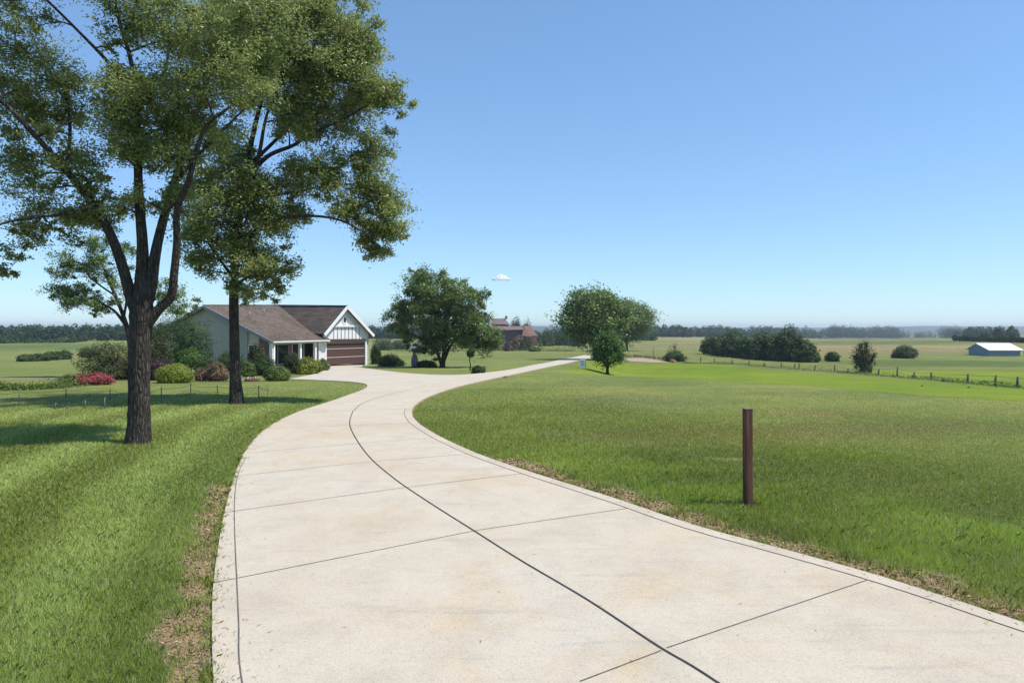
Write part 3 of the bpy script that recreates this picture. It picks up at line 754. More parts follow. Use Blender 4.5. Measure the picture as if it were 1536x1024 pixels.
# pair of round trees by the end of the lane
b, h = H_(893, 540, 432)
crown_tree('broadleaf_tree', 'big round tree standing behind the small maple at the end of the lane', 'tree', b, h, 112/F*b.y, 'leaf_mid', .42, 150, 32, 1.5, .14, .3)
b, h = H_(940, 526, 450)
crown_tree('broadleaf_tree', 'smaller round tree with bare trunk, right of the big round one at the lane end', 'tree', b, h, 94/F*b.y, 'leaf_mid', .46, 130, 32, 1.9, .16, .3)
b, h = H_(911, 561, 496)
crown_tree('maple_tree', 'small bright green maple on the right lawn near the end of the lane', 'tree', b, h, 66/F*b.y, 'leaf_maple', .20, 80, 24, .62, .12, .14, shape='cone')

# ------------------------------------------------------------------ shrubs
def shrub(name, label, cat, base, wdt, hgt, mat, leafL, n, group=None, lump=.30, dep=None, sink=.05, spiky=0, stem=True):
    base = Vector(base); root = empty(name, base, label, cat, group); dep = dep or wdt*.85
    u = rng.normal(size=(n, 3)); u /= np.linalg.norm(u, axis=1)[:, None]; n0 = n
    sd_ = abs(hash((round(base.x, 2), round(base.y, 2)))) % 1000
    th = np.arctan2(u[:, 1], u[:, 0])
    rr = 1+lump*(vnoise(th*2.2+sd_, u[:, 2]*3.3, 1, sd_)+.6*vnoise(th*5.1, u[:, 2]*7.0+sd_, 1, sd_+1))
    q = np.where(rng.random(n) < .72, rng.uniform(.86, 1.03, n), rng.uniform(.3, .9, n))
    P = u*(rr*q)[:, None]*np.array([wdt/2, dep/2, hgt*.56]); P[:, 2] += hgt*.44-sink
    P[:, 2] = np.maximum(P[:, 2], -.03+rng.uniform(0, .06, n)*hgt)
    P += rng.normal(size=(n, 3))*leafL*.35
    if spiky:
        k = int(n*spiky); a = rng.uniform(0, 6.28, 26); el = rng.uniform(.5, 1.45, 26); i_ = rng.integers(0, 26, k); tt = rng.random(k)
        S = np.stack([np.cos(a[i_])*np.cos(el[i_])*wdt*.62*tt, np.sin(a[i_])*np.cos(el[i_])*dep*.6*tt, np.sin(el[i_])*hgt*1.0*tt], 1)+rng.normal(size=(k, 3))*leafL*.35
        P = np.vstack([P, S]); u = np.vstack([u, rng.normal(size=(k, 3))])
    V = leaves(P, leafL, leafL*.6, .1, u, 1.2)
    link('foliage', fastmesh('foliage', V, 4, len(P), attr=rng.random(len(P))), M[mat], root)
    if stem:
        mb = MB((0, 0, 0))
        for k in range(6):
            a = k*1.05; mb.tube([(0, 0, -.05), (math.cos(a)*wdt*.12, math.sin(a)*wdt*.1, hgt*.3), (math.cos(a)*wdt*.27, math.sin(a)*dep*.25, hgt*.62)], [.03*max(hgt, .5), .02*max(hgt, .5), .008], 6)
        mb.build('stem', M['bark_dark'], root)
    return root
def shr(px, py, wpx, hpx, name, label, cat, mat, n=2600, leaf=None, **k):
    b = gp(px, py); s_ = b.y/F
    return shrub(name, label, cat, b, wpx*s_, hpx*s_, mat, leaf or max(.05, 2.3*s_), int(n*2.6), **k)
shr(262, 574, 53, 30, 'round_shrub', 'bright yellow-green clipped round shrub right of the thick trunk', 'shrub', 'leaf_yellow', 3600, lump=.1)
shr(303, 571, 22, 19, 'round_shrub', 'small rust-tinged round shrub between the yellow-green and the larger brownish shrub', 'shrub', 'leaf_rust', 1300)
shr(325, 571, 31, 28, 'round_shrub', 'larger brownish-green round shrub left of the slender trunk', 'shrub', 'leaf_rust', 2200)
shr(372, 565, 20, 22, 'round_shrub', 'small green round shrub just right of the slender trunk', 'shrub', 'leaf_bush', 1500)
shr(416, 571, 38, 23, 'round_shrub', 'clipped green round shrub at the left tip of the front walk', 'shrub', 'leaf_bush', 3000, lump=.1)
shr(438, 560, 22, 30, 'upright_shrub', 'pale olive upright shrub before the porch windows', 'shrub', 'leaf_grey', 2000)
shr(463, 561, 34, 25, 'round_shrub', 'wide yellow-green shrub before the porch beside the walk', 'shrub', 'leaf_yellow', 2600)
shr(484, 556, 17, 18, 'round_shrub', 'narrow green shrub at the corner next to the garage door', 'shrub', 'leaf_bush', 1300)
shr(396, 563, 34, 28, 'dark_shrub', 'dark shrub under the front corner column of the porch', 'shrub', 'leaf_dark', 2200)
shr(384, 558, 24, 42, 'upright_shrub', 'tall loose grey-green shrub before the brick corner', 'shrub', 'leaf_grey', 1700)
shr(345, 562, 42, 34, 'dark_shrub', 'dark low shrub against the pale gable wall behind the slender trunk', 'shrub', 'leaf_dark', 2400)
shr(310, 560, 32, 22, 'dark_shrub', 'low dark shrub at the foot of the pale gable wall', 'shrub', 'leaf_dark', 1600)
shr(285, 556, 40, 34, 'upright_shrub', 'lime green shrub rising above the yellow-green round shrub', 'shrub', 'leaf_maple', 2300)
shr(272, 555, 82, 84, 'evergreen_bush', 'tall dark evergreen bush against the house gable', 'bush', 'leaf_dark', 8000, lump=.32)
shr(236, 562, 42, 72, 'evergreen_bush', 'tall grey-green bush just right behind the thick trunk', 'bush', 'leaf_grey', 3000, lump=.3)
shr(238, 570, 36, 33, 'purple_shrub', 'dark purple-leaved shrub beside the thick trunk', 'shrub', 'leaf_purple', 2200)
shr(165, 569, 78, 58, 'spreading_bush', 'large spreading grey-green bush behind the red azalea', 'bush', 'leaf_grey', 5200, lump=.35)
shr(205, 568, 46, 40, 'dark_shrub', 'dark bush directly behind the thick trunk', 'bush', 'leaf_dark', 2400)
shr(139, 577, 50, 19, 'azalea', 'red flowering azalea at the left end of the shrub bed', 'azalea', 'petal_red', 2800)
shr(103, 578, 24, 17, 'round_shrub', 'small fresh green shrub left of the red azalea', 'shrub', 'leaf_bush', 1300)
# right of the garage and on the far lawn
shr(583, 549, 33, 17, 'round_shrub', 'dark green round shrub on the lawn right of the garage', 'shrub', 'leaf_dark', 1900)
shr(599, 549, 15, 11, 'round_shrub', 'small low dark shrub touching the round shrub right of the garage', 'shrub', 'leaf_dark', 700)
shr(564, 546, 14, 26, 'upright_shrub', 'tall dark shrub at the right corner of the garage', 'shrub', 'leaf_dark', 1500)
shr(640, 551, 30, 11, 'low_hedge', 'low dark clipped hedge left of the lawn tree trunk', 'hedge', 'leaf_dark', 1400, dep=1.0)
shr(717, 560, 18, 12, 'round_shrub', 'small dark shrub at the lane edge beside the sapling', 'shrub', 'leaf_dark', 1000)
b = gp(705, 556); s_ = b.y/F
root = empty('sapling', b, 'tiny lollipop sapling with a crooked stem at the lane edge', 'sapling')
mb = MB(); mb.tube([(0, 0, -.05), (.03, 0, 10*s_), (-.05, 0, 16*s_), (.06, 0, 24*s_)], [.05, .04, .035, .03], 8); mb.build('stem', M['bark_dark'], root)
u = rng.normal(size=(900, 3)); u /= np.linalg.norm(u, axis=1)[:, None]; P = u*rng.uniform(.5, 1.05, (900, 1))*np.array([6.5, 6, 7])*s_+np.array([.05, 0, 27*s_])
link('foliage', fastmesh('foliage', leaves(P, .12, .08, .1, u, 1), 4, 900, attr=rng.random(900)), M['leaf_dark'], root)
# right-hand shrubs and field trees
shr(1012, 542, 30, 14, 'wild_bush', 'dark spiky bush at the right end of the stone edging', 'bush', 'leaf_dark', 1400, stem=True, spiky=.0, lump=.4)
b = gp(1012, 541); shrub('spiky_shrub', 'sparse grey spiky shrub sprouting above the bush by the stone edging', 'shrub', b, 24*b.y/F, 27*b.y/F, 'leaf_grey', .14, 300, spiky=3.0)
shr(1296, 559, 30, 46, 'young_tree', 'ragged upright young tree standing in the wire fence line', 'young tree', 'leaf_grey', 1300, lump=.45, spiky=1.4)
shr(1248, 542, 19, 14, 'field_bush', 'single round bush just right of the long row of field trees', 'bush', 'leaf_dark', 1100)
shr(1358, 537, 30, 18, 'field_bush', 'wider dark bush in the middle of the right field', 'bush', 'leaf_dark', 1500, lump=.3)
shr(1346, 537, 14, 9, 'field_bush', 'little bush touching the left side of the wider field bush', 'bush', 'leaf_grey', 500)
row = [(1067, 531, 24, 24, 'leftmost tree of the long field row, pale green'), (1083, 533, 28, 27, 'second tree from the left in the long field row'), (1104, 535, 34, 34, 'tall dark tree left of the middle in the long field row'),
       (1126, 537, 32, 30, 'broad middle tree of the long field row'), (1146, 539, 32, 36, 'dark tree just right of the middle in the long field row'), (1163, 540, 28, 34, 'dark tree left of the tallest one in the long field row'),
       (1179, 541, 34, 44, 'tallest tree of the long field row'), (1197, 542, 30, 36, 'tree on the right shoulder of the tallest in the long field row'), (1212, 543, 26, 24, 'low bushy tree at the right end of the long field row')]
for px, py, w_, h_, lb in row:
    b = gp(px, py); s_ = b.y/F
    root = shrub('field_tree', lb, 'tree', b, w_*s_*1.02, h_*s_, 'leaf_row', .42, 5500, 'trees in a row across the right field', lump=.55, dep=w_*s_*1.0)

# hedges and bushes in the left fields
for px, py, w_, h_, lb in [(40, 542, 24, 10, 'leftmost clump of the dark field hedge on the left'), (58, 541.5, 24, 11, 'second clump of the dark field hedge on the left'), (76, 540, 24, 12, 'third clump of the dark field hedge on the left'),
                           (95, 539, 24, 13, 'right end clump of the dark field hedge on the left'), (132, 536, 26, 15, 'dark bush at the field edge left of the spreading bush')]:
    shr(px, py, w_, h_, 'hedge_bush', lb, 'bush', 'leaf_dark', 1100, leaf=.22, group='bushes in the left field hedge', lump=.35)
for px, py, w_, h_, lb in [(575, 525, 30, 18, 'dark bush beyond the garage, left of the lawn tree'), (598, 524, 26, 14, 'low bush on the far lawn edge behind the silver ornament'), (640, 523, 30, 22, 'bush behind the left side of the lawn tree'), (700, 521, 40, 22, 'bush behind the right side of the lawn tree'),
                           (817, 519, 30, 22, 'dark bush right of the brick farmhouse'), (834, 518, 26, 27, 'tall bush halfway from the brick farmhouse to the lamp post'), (848, 518, 24, 20, 'bush just left of the lamp post'), (866, 519, 26, 26, 'bush left of the big round tree')]:
    shr(px, py, w_, h_, 'boundary_bush', lb, 'bush', 'leaf_dark', 1500, leaf=.34, group='bushes along the far lawn boundary', lump=.35)

# ------------------------------------------------------------------ far woods (stuff)
def wood(label, lines, hgt, n_per, leaf, name='far_wood', mat='leaf_far', depth=40, pointy=.25):
    Ps, us = [], []
    for (a, b_, cnt) in lines:
        A_, B_ = gp(*a), gp(*b_)
        for k in range(cnt):
            t_ = random.random(); base = A_.lerp(B_, t_); base.y += random.uniform(0, depth); base.x += base.x/base.y*0
            z = Hf(base.x, base.y); hh = hgt*base.y/F*random.uniform(.65, 1.1)*(1+.12*math.sin(t_*17)); ww = hh*random.uniform(.55, .95)
            u = rng.normal(size=(n_per, 3)); u /= np.linalg.norm(u, axis=1)[:, None]
            ta = 1-pointy*np.clip(u[:, 2:3], 0, 1)
            P = u*np.hstack([ta, ta, np.ones_like(ta)])*np.array([ww/2, ww/2, hh/2])*rng.uniform(.7, 1.05, (n_per, 1))+np.array([base.x, base.y, z+hh*.48])
            Ps.append(P); us.append(u)
    P = np.vstack(Ps); u = np.vstack(us)
    o = link(name, fastmesh(name, leaves(P, leaf, leaf*.7, .15, u, 1.0), 4, len(P), attr=rng.random(len(P))), M[mat])
    return tag(o, label, 'woods', kind='stuff')
wood('long dark wood along the horizon beyond the right field', [((970, 507), (1180, 507), 170), ((1180, 507), (1360, 506.5), 150)], 17.5, 150, 1.5)
wood('separate wood at the far right edge beyond the barn', [((1432, 506), (1580, 511), 130)], 18, 150, 1.2)
wood('hedgerow wood in front of the far right wood', [((1462, 512), (1560, 515), 60)], 9, 150, .9, mat='leaf_dark', depth=12)
wood('dark wood along the horizon on the left', [((-60, 512), (190, 510.5), 190)], 22, 150, 1.2)
wood('darker hedgerow in front of the left wood', [((-40, 516), (110, 513), 90)], 10, 120, .8, mat='leaf_dark', depth=10)
wood('wood on the horizon between the house and the lawn tree', [((500, 509), (700, 509), 110)], 20, 150, 1.3)
wood('small group of far trees in the gap left of the far right wood', [((1360, 506.5), (1384, 506.5), 12), ((1390, 506.5), (1405, 506.5), 10)], 10, 150, 1.2)
wood('low green growth between brick farmhouse and round trees', [((800, 513), (990, 511), 90)], 17, 130, 1.0)
# ground cover beside the left field
def cover(label, pts, n, hgt, leaf, mat, spread):
    P = []; gps = [gp(*p) for p in pts]
    for k in range(n):
        q = random.random()*(len(pts)-1); i_ = int(q); a = gps[i_].lerp(gps[i_+1], q-i_); a.y += random.gauss(0, spread); a.x += random.gauss(0, spread)
        P.append((a.x, a.y, Hf(a.x, a.y)+random.random()**1.6*hgt*(1+.6*float(vnoise(a.x, a.y, 1.2, 3)))))
    P = np.array(P); o = link('ground_cover', fastmesh('ground_cover', leaves(P, leaf, leaf*.5, .1), 4, n, attr=rng.random(n)), M[mat])
    return tag(o, label, 'ground cover', kind='stuff')
cover('unkempt weedy planting along the left lawn edge', [(-30, 586), (20, 584), (60, 583), (95, 579)], 5000, .30, .10, 'leaf_bush', .45)
cover('rough tall grass strip at the far lawn boundary', [(590, 527), (700, 526), (800, 526), (860, 527)], 4000, .9, .30, 'leaf_bush', 1.2)
cover('weeds growing along the foot of the right wire fence', [(1020, 545), (1100, 546), (1250, 558), (1400, 570), (1540, 583)], 6000, .28, .14, 'leaf_bush', .35)

# ------------------------------------------------------------------ the white gabled house
def shingle():
    t = MT('shingles', .9, .15); co = t.coord()
    b_ = t.n('ShaderNodeTexBrick'); b_.inputs['Scale'].default_value = 1; b_.inputs['Mortar Size'].default_value = .02
    b_.inputs['Brick Width'].default_value = .38; b_.inputs['Row Height'].default_value = .085; b_.inputs['Bias'].default_value = 0
    b_.inputs['Color1'].default_value = (.125, .092, .072, 1); b_.inputs['Color2'].default_value = (.20, .155, .125, 1); b_.inputs['Mortar'].default_value = (.05, .038, .03, 1)
    # rows follow height on the slope
    sp = t.n('ShaderNodeSeparateXYZ'); t.l(co, sp.inputs[0]); cb = t.n('ShaderNodeCombineXYZ')
    ad = t.n('ShaderNodeMath', operation='ADD'); t.l(sp.outputs[0], ad.inputs[0]); t.l(sp.outputs[1], ad.inputs[1]); t.l(ad.outputs[0], cb.inputs[0]); t.l(sp.outputs[2], cb.inputs[1])
    t.l(cb.outputs[0], b_.inputs['Vector'])
    n = t.noise(co, .5, 5, .65); n2 = t.noise(co, 9, 4, .8)
    c = t.mix(b_.outputs['Color'], t.ramp(n, [(.3, .72), (.7, 1.25)]), 1, 'MULTIPLY'); c = t.mix(c, t.ramp(n2, [(.3, .6), (.65, 1.35)]), 1, 'MULTIPLY')
    t.color(c); t.bump(b_.outputs['Fac'], .4, .01); return t.m
M['roof'] = shingle()
def brickmat(name, c1, c2, mortar):
    t = MT(name, .9, .15); co = t.coord(); sp = t.n('ShaderNodeSeparateXYZ'); t.l(co, sp.inputs[0]); cb = t.n('ShaderNodeCombineXYZ')
    ad = t.n('ShaderNodeMath', operation='ADD'); t.l(sp.outputs[0], ad.inputs[0]); t.l(sp.outputs[1], ad.inputs[1]); t.l(ad.outputs[0], cb.inputs[0]); t.l(sp.outputs[2], cb.inputs[1])
    b_ = t.n('ShaderNodeTexBrick'); b_.inputs['Scale'].default_value = 1; b_.inputs['Mortar Size'].default_value = .012; b_.inputs['Brick Width'].default_value = .23; b_.inputs['Row Height'].default_value = .076
    b_.inputs['Color1'].default_value = (*c1, 1); b_.inputs['Color2'].default_value = (*c2, 1); b_.inputs['Mortar'].default_value = (*mortar, 1); t.l(cb.outputs[0], b_.inputs['Vector'])
    t.color(t.mix(b_.outputs['Color'], t.ramp(t.noise(co, 1.2, 4), [(.3, .8), (.7, 1.2)]), 1, 'MULTIPLY')); return t.m
M['brick'] = brickmat('brick', (.16, .06, .045), (.25, .11, .08), (.22, .18, .15))
M['stucco'] = simple('stucco', (.37, .36, .305), .9, .08, 3, bump=.2)
M['white'] = simple('white_paint', (.76, .76, .74), .6, .06, 2)
M['cream'] = simple('cream_trim', (.55, .53, .45), .7, .08, 3)
M['trim_grey'] = simple('grey_trim', (.22, .24, .27), .6, .1, 3)
M['door_red'] = simple('garage_red', (.088, .046, .042), .6, .18, 5, stretch=(1, 1, 4))
M['dark'] = simple('dark_void', (.012, .012, .012), .8, .2, 3)
t = MT('window_glass', .05, .6); t.color((.015, .018, .02)); M['glass'] = t.m
M['soffit'] = simple('soffit', (.42, .42, .41), .8, .05, 2)

ZP = -1.38
hb = Vector((-20.4, 60, ZP))
house = empty('house', hb, 'white gabled house with brown shingle roof and red garage door behind the shrubs', 'house')
v_ = Vector((-.94, .342, 0)).normalized(); u_ = Vector((.342, .94, 0)).normalized()
Fp = Vector((-20.4, 58, 1.12)); Gp = Fp+u_*8.25; Gp.z = 1.12
Ap = Fp+v_*7.4; Ap.z = 4.22; Bp = Fp+v_*14.2; Bp.z = 1.40
Tp = Vector((-16.3, 67.5, 4.38)); Kp = Vector((-25.4, 74.3, 4.68)); gd = Vector((.6, .8, 0)); rd_ = Vector((-.8, .6, 0))
EL = Tp-gd*2.75; EL.z = 1.69; ER = Tp+gd*3.45; ER.z = 1.55
def at_z(p, z): return Vector((p.x, p.y, z))
# main roof (front slope sags a little), back slope, garage slopes
mb = MB(hb)
def slopegrid(mb, a, b, c, d, n=6, m=8, th=.14, sag=0):   # a,b eave; d,c ridge (a->d, b->c)
    vs = []; 
    for i in range(n+1):
        for j in range(m+1):
            s_, t_ = i/n, j/m
            p = (a*(1-s_)+b*s_)*(1-t_)+(d*(1-s_)+c*s_)*t_; p = p-Vector((0, 0, sag*math.sin(math.pi*t_)*(.4+.6*s_))); vs.append(p)
    W_ = m+1; N = len(vs); fs = [(i*W_+j, (i+1)*W_+j, (i+1)*W_+j+1, i*W_+j+1) for i in range(n) for j in range(m)]
    bot = [p-Vector((0, 0, th)) for p in vs]; fb = [tuple(N+k for k in reversed(f)) for f in fs]
    sides = []
    for i in range(n): sides += [((i+1)*W_, i*W_, i*W_+N, (i+1)*W_+N), (i*W_+m, (i+1)*W_+m, (i+1)*W_+m+N, i*W_+m+N)]
    for j in range(m): sides += [(j, j+1, j+1+N, j+N), (n*W_+j+1, n*W_+j, n*W_+j+N, n*W_+j+1+N)]
    mb.add(vs+bot, fs+fb+sides)
slopegrid(mb, Fp, Gp+u_*.15, Kp, Ap, sag=.18)
Bk = Bp+u_*14; slopegrid(mb, Bk, Bp, Ap+Vector((0, 0, .012)), Kp+Vector((0, 0, .012)))
mb.build('roof', M['roof'], house)
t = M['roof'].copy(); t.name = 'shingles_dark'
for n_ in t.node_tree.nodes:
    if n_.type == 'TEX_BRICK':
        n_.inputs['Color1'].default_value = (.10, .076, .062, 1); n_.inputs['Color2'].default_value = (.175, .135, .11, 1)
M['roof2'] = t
mb = MB(hb)
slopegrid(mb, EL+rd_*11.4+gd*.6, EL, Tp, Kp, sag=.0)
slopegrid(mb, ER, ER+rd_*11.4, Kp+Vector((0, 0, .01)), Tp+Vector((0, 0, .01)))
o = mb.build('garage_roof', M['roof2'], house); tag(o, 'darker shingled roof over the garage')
mb = MB(hb); mb.bar(Ap+Vector((0, 0, .03)), Kp+Vector((0, 0, .03)), .22, .06); mb.bar(Kp+Vector((0, 0, .05)), Tp+Vector((0, 0, .04)), .22, .06); mb.build('ridge_cap', M['roof2'], house)
# trims
mb = MB(hb)
fo = Vector((0, 0, -.13))-u_*.04
mb.bar(Fp+fo, Ap+fo, .08, .24); mb.bar(Ap+fo, Bp+fo, .08, .24); mb.build('rake_trim', M['trim_grey'], house)
mb = MB(hb); e = Vector((0, 0, -.16))-v_*.05; mb.bar(Fp+e, Gp+e, .08, .16); mb.build('eave_trim', M['cream'], house)
gn = Vector((.8, -.6, 0))
mb = MB(hb); e = Vector((0, 0, -.10))+gn*.06
mb.bar(EL+e-Vector((0, 0, .06)), Tp+e, .07, .28); mb.bar(Tp+e, ER+e-Vector((0, 0, .06)), .07, .28)
mb.build('gable_trim', M['white'], house)
# walls
gw0 = Fp+u_*.45+v_*3.0; gw1 = Bp+u_*.45-v_*.5; ga = Ap+u_*.45
def ztop(s_):  # underside of roof over gable at distance s_ from F along v
    return (Fp.z+(Ap.z-Fp.z)*s_/7.4 if s_ < 7.4 else Ap.z+(Bp.z-Ap.z)*(s_-7.4)/6.8)-.16
mb = MB(hb)
prof = [at_z(gw0, ZP-.2), at_z(gw0, ztop(3.0)), at_z(ga, ztop(7.4)), at_z(gw1, ztop(13.7)), at_z(gw1, ZP-.2)]
mb.slab(prof, .2, u_); mb.build('gable_wall', M['stucco'], house)
mb = MB(hb)   # infill above the side window, then brick return
q0 = Fp+u_*.62+v_*1.9; q1 = Fp+u_*.62+v_*3.0
mb.slab([at_z(q0, .78), at_z(q0, ztop(1.9)), at_z(q1, ztop(3.0)), at_z(q1, .78)], .15, u_); mb.build('wall_infill', M['cream'], house)
mb = MB(hb); q2 = Fp+u_*.62+v_*.5
mb.slab([at_z(q2, ZP-.2), at_z(q2, ztop(.5)), at_z(q0, ztop(1.9)), at_z(q0, ZP-.2)], .15, u_); mb.build('brick_wall', M['brick'], house)
wn = empty_ = None
def window(parent, a, b, z0, z1, nrm, mull=1, fw=.09, mat='white', inset=.0):
    """framed window on the line a-b facing nrm"""
    a = at_z(a, z0)+nrm*.03; b = at_z(b, z0)+nrm*.03; L = (b-a); hh = Vector((0, 0, z1-z0))
    mb = MB(hb); mb.bar(a, b, .07, fw); mb.bar(a+hh, b+hh, .07, fw)
    for k in range(mull+2):
        p = a+L*(k/(mull+1)); mb.bar(p+Vector((0, 0, fw/2)), p+hh-Vector((0, 0, fw/2)), .066, fw, up=L.normalized())
    fr = mb.build('window', M[mat], parent)
    mb = MB(hb); mb.slab([a-nrm*.015, b-nrm*.015, b+hh-nrm*.015, a+hh-nrm*.015], .03, -nrm); pn = mb.build('pane', M['glass'], fr)
    return fr
window(house, q0+v_*.08, q1-v_*.05, ZP+.5, .74, -u_, 0)
# porch: recessed wall, columns, floor
pw0 = Fp+u_*.8+v_*1.6; pw1 = Gp+v_*1.6
mb = MB(hb); mb.slab([at_z(pw0, ZP-.2), at_z(pw1, ZP-.2), at_z(pw1, 1.45), at_z(pw0, 1.45)], .15, v_); mb.build('porch_wall', M['brick'], house)
Lp = pw1-pw0; Lp.z = 0
window(house, pw0+Lp*.05, pw0+Lp*.45, ZP+.35, .72, -v_, 1, mat='trim_grey')
wd_ = window(house, pw0+Lp*.52, pw0+Lp*.98, ZP+.15, .78, -v_, 1, .10, mat='cream')
mb = MB(hb); fl = [at_z(Fp+u_*.3, ZP+.12), at_z(Gp, ZP+.12), at_z(Gp+v_*1.6, ZP+.12), at_z(Fp+u_*.3+v_*1.6, ZP+.12)]; mb.slab(fl, .3); mb.build('porch_floor', M['kerb'], house)
for s_ in (.35, 4.1, 6.3):
    mb = MB(hb); c = at_z(Fp+u_*s_+v_*.25, ZP+.12); a_ = math.atan2(u_.y, u_.x); wd0 = .34 if s_ < 1 else .24
    mb.box(c+Vector((0, 0, .12)), wd0, wd0, .98-(ZP+.12)-.24, a_); mb.box(c, wd0+.1, wd0+.1, .12, a_); mb.box(c+Vector((0, 0, .98-(ZP+.12)-.12)), wd0+.08, wd0+.08, .12, a_)
    mb.build('porch_column', M['white'], house, .01)
mb = MB(hb); c1 = Fp+u_*.3+v_*.25; c2 = Gp+v_*.25; mb.bar(at_z(c1, .9), at_z(c2, .9), .18, .14); mb.build('porch_beam', M['white'], house)
mb = MB(hb); e = Vector((0, 0, -.10))-v_*.14; mb.bar(Fp+e, Gp+e-u_*.3, .11, .10); mb.build('gutter', M['white'], house)
mb = MB(hb); c = Fp+u_*.35+v_*.02; mb.tube([at_z(c, 1.0), at_z(c, ZP+.15), at_z(c-u_*.2, ZP+.05)], .045, 8); mb.build('downpipe', M['white'], house)
for s_, t_ in ((.35, .72), (.62, .80)):
    p = (Fp.lerp(Gp, s_)).lerp(Ap.lerp(Kp, s_), t_); mb = MB(hb); mb.tube([p-Vector((0, 0, .3)), p+Vector((0, 0, .28))], .06, 10); mb.build('vent_pipe', M['trim_grey'], house)
# garage walls
g0 = EL+gd*.25-gn*.4; g1 = ER-gd*.35-gn*.4; gt = Tp-gn*.4
wl0 = Gp+u_*(-1.3)+v_*.3
mb = MB(hb); mb.slab([at_z(wl0, ZP-.2), at_z(g0, ZP-.2), at_z(g0, 1.25), at_z(wl0, .95)], .15, v_)
for k in range(5):
    p = wl0.lerp(g0, k/4*.98+.01)-v_*.02; mb.bar(at_z(p, ZP), at_z(p, .95), .05, .04, up=(0, 1, 0))
mb.build('side_panel_wall', M['white'], house)
mb = MB(hb)
dl = g0+gd*.30; dr = g1-gd*.45; ZD = .84
hw = 1.25
def gtop(p):
    s_ = (p-gt).dot(gd); return (4.38-(4.38-1.69)*(-s_)/2.75 if s_ < 0 else 4.38-(4.38-1.55)*s_/3.45)-.17
mb.slab([at_z(g0, ZP-.2), at_z(dl, ZP-.2), at_z(dl, ZD), at_z(g0, ZD)], .18, -gn)
mb.slab([at_z(dr, ZP-.2), at_z(g1, ZP-.2), at_z(g1, ZD), at_z(dr, ZD)], .18, -gn)
mb.slab([at_z(g0, ZD), at_z(g1, ZD), at_z(g1, gtop(g1)), at_z(gt, gtop(gt)), at_z(g0, gtop(g0))], .18, -gn)
g1b = g1+rd_*9; mb.slab([at_z(g1, ZP-.2), at_z(g1b, ZP-.2), at_z(g1b, 1.32), at_z(g1, 1.32)], .18, -gd)
bb0 = Bk-u_*.5-v_*.5; mb.slab([at_z(gw1+u_*.2, ZP-.2), at_z(bb0, ZP-.2), at_z(bb0, 1.4), at_z(gw1+u_*.2, 1.4)], .18, -v_)
mb.slab([at_z(bb0, ZP-.2), at_z(Kp-v_*.0, ZP-.2), at_z(Kp, 4.4), at_z(bb0, 1.4)], .18, -u_)
mb.slab([at_z(Kp, ZP-.2), at_z(g1b, ZP-.2), at_z(g1b, 1.4), at_z(Kp, 4.4)], .18, -u_)
mb.build('garage_wall', M['white'], house)
# battens, header shelf and gable window
mb = MB(hb)
for k in range(-3, 5):
    p = gt+gd*(k*.46+.05)+gn*.02; mb.bar(at_z(p, ZD+.28), at_z(p, 2.30), .05, .05, up=gd)
mb.build('battens', M['trim_grey'], house)
mb = MB(hb); mb.bar(at_z(gt-gd*1.55, 2.42)+gn*.08, at_z(gt+gd*1.75, 2.42)+gn*.08, .16, .2)
mb.bar(at_z(gt-gd*1.0, 2.52)+gn*.05, at_z(gt-gd*.05, 3.65)+gn*.05, .1, .14); mb.bar(at_z(gt+gd*1.0, 2.52)+gn*.05, at_z(gt+gd*.05, 3.65)+gn*.05, .1, .14)
mb.build('gable_shelf', M['white'], house)
gw = window(house, gt-gd*.22, gt+gd*.22, 2.70, 3.28, gn, 0, .11)
mb = MB(hb); mb.bar(at_z(dl-gd*.02, ZD+.15)+gn*.05, at_z(dr+gd*.02, ZD+.15)+gn*.05, .12, .26); o = mb.build('door_header', M['door_red'], house)
door = None
mb = MB(hb); din = -gn*.10
mb.slab([at_z(dl, ZP)+din, at_z(dr, ZP)+din, at_z(dr, ZD)+din, at_z(dl, ZD)+din], .06, -gn)
door = mb.build('garage_door', M['door_red'], house)
mb = MB(hb)
for zz in (ZP+.72, ZP+1.55, ZP+2.12): mb.bar(at_z(dl+gd*.02, zz)+din+gn*.012, at_z(dr-gd*.02, zz)+din+gn*.012, .03, .05)
mb.build('door_rail', M['cream'], door)
for p in (dl-gd*.08, dr+gd*.08):
    mb = MB(hb); mb.bar(at_z(p, ZP), at_z(p, ZD+.02), .16, .1, up=gn); mb.build('door_jamb', M['white'], house)

# ------------------------------------------------------------------ brick farmhouse beyond the lane
b = gp(782, 525); s_ = b.y/F
fh = empty('farmhouse', b, 'old brick farmhouse with brown roofs beyond the far lawn', 'house')
M['brick_far'] = brickmat('brick_far', (.11, .062, .052), (.17, .10, .082), (.15, .125, .11))
M['roof_brown'] = simple('brown_roof', (.14, .085, .06), .9, .2, 1.5)
M['roof_pink'] = simple('mauve_roof', (.15, .11, .105), .9, .2, 1.5)
def P_(px, py, dy=0): return at(px, py, b.y)+Vector((0, dy, 0))
def blk(px0, px1, pyt, dy0, dy1, name, mat):
    mb = MB(b); z0 = b.z-1
    A_ = [P_(px0, 500, dy0), P_(px1, 500, dy0), P_(px1, 500, dy1), P_(px0, 500, dy1)]; zt = P_(0, pyt).z
    mb.hexa([at_z(p, z0) for p in A_], [at_z(p, zt) for p in A_]); return mb.build(name, M[mat], fh)
blk(735, 784, 495, 0, 7, 'wall', 'brick_far'); blk(738, 763, 486, 4, 10, 'upper_wall', 'roof_pink'); blk(785, 805, 503, -2, 6, 'side_wall', 'brick')
mb = MB(b)  # low roof over the front block
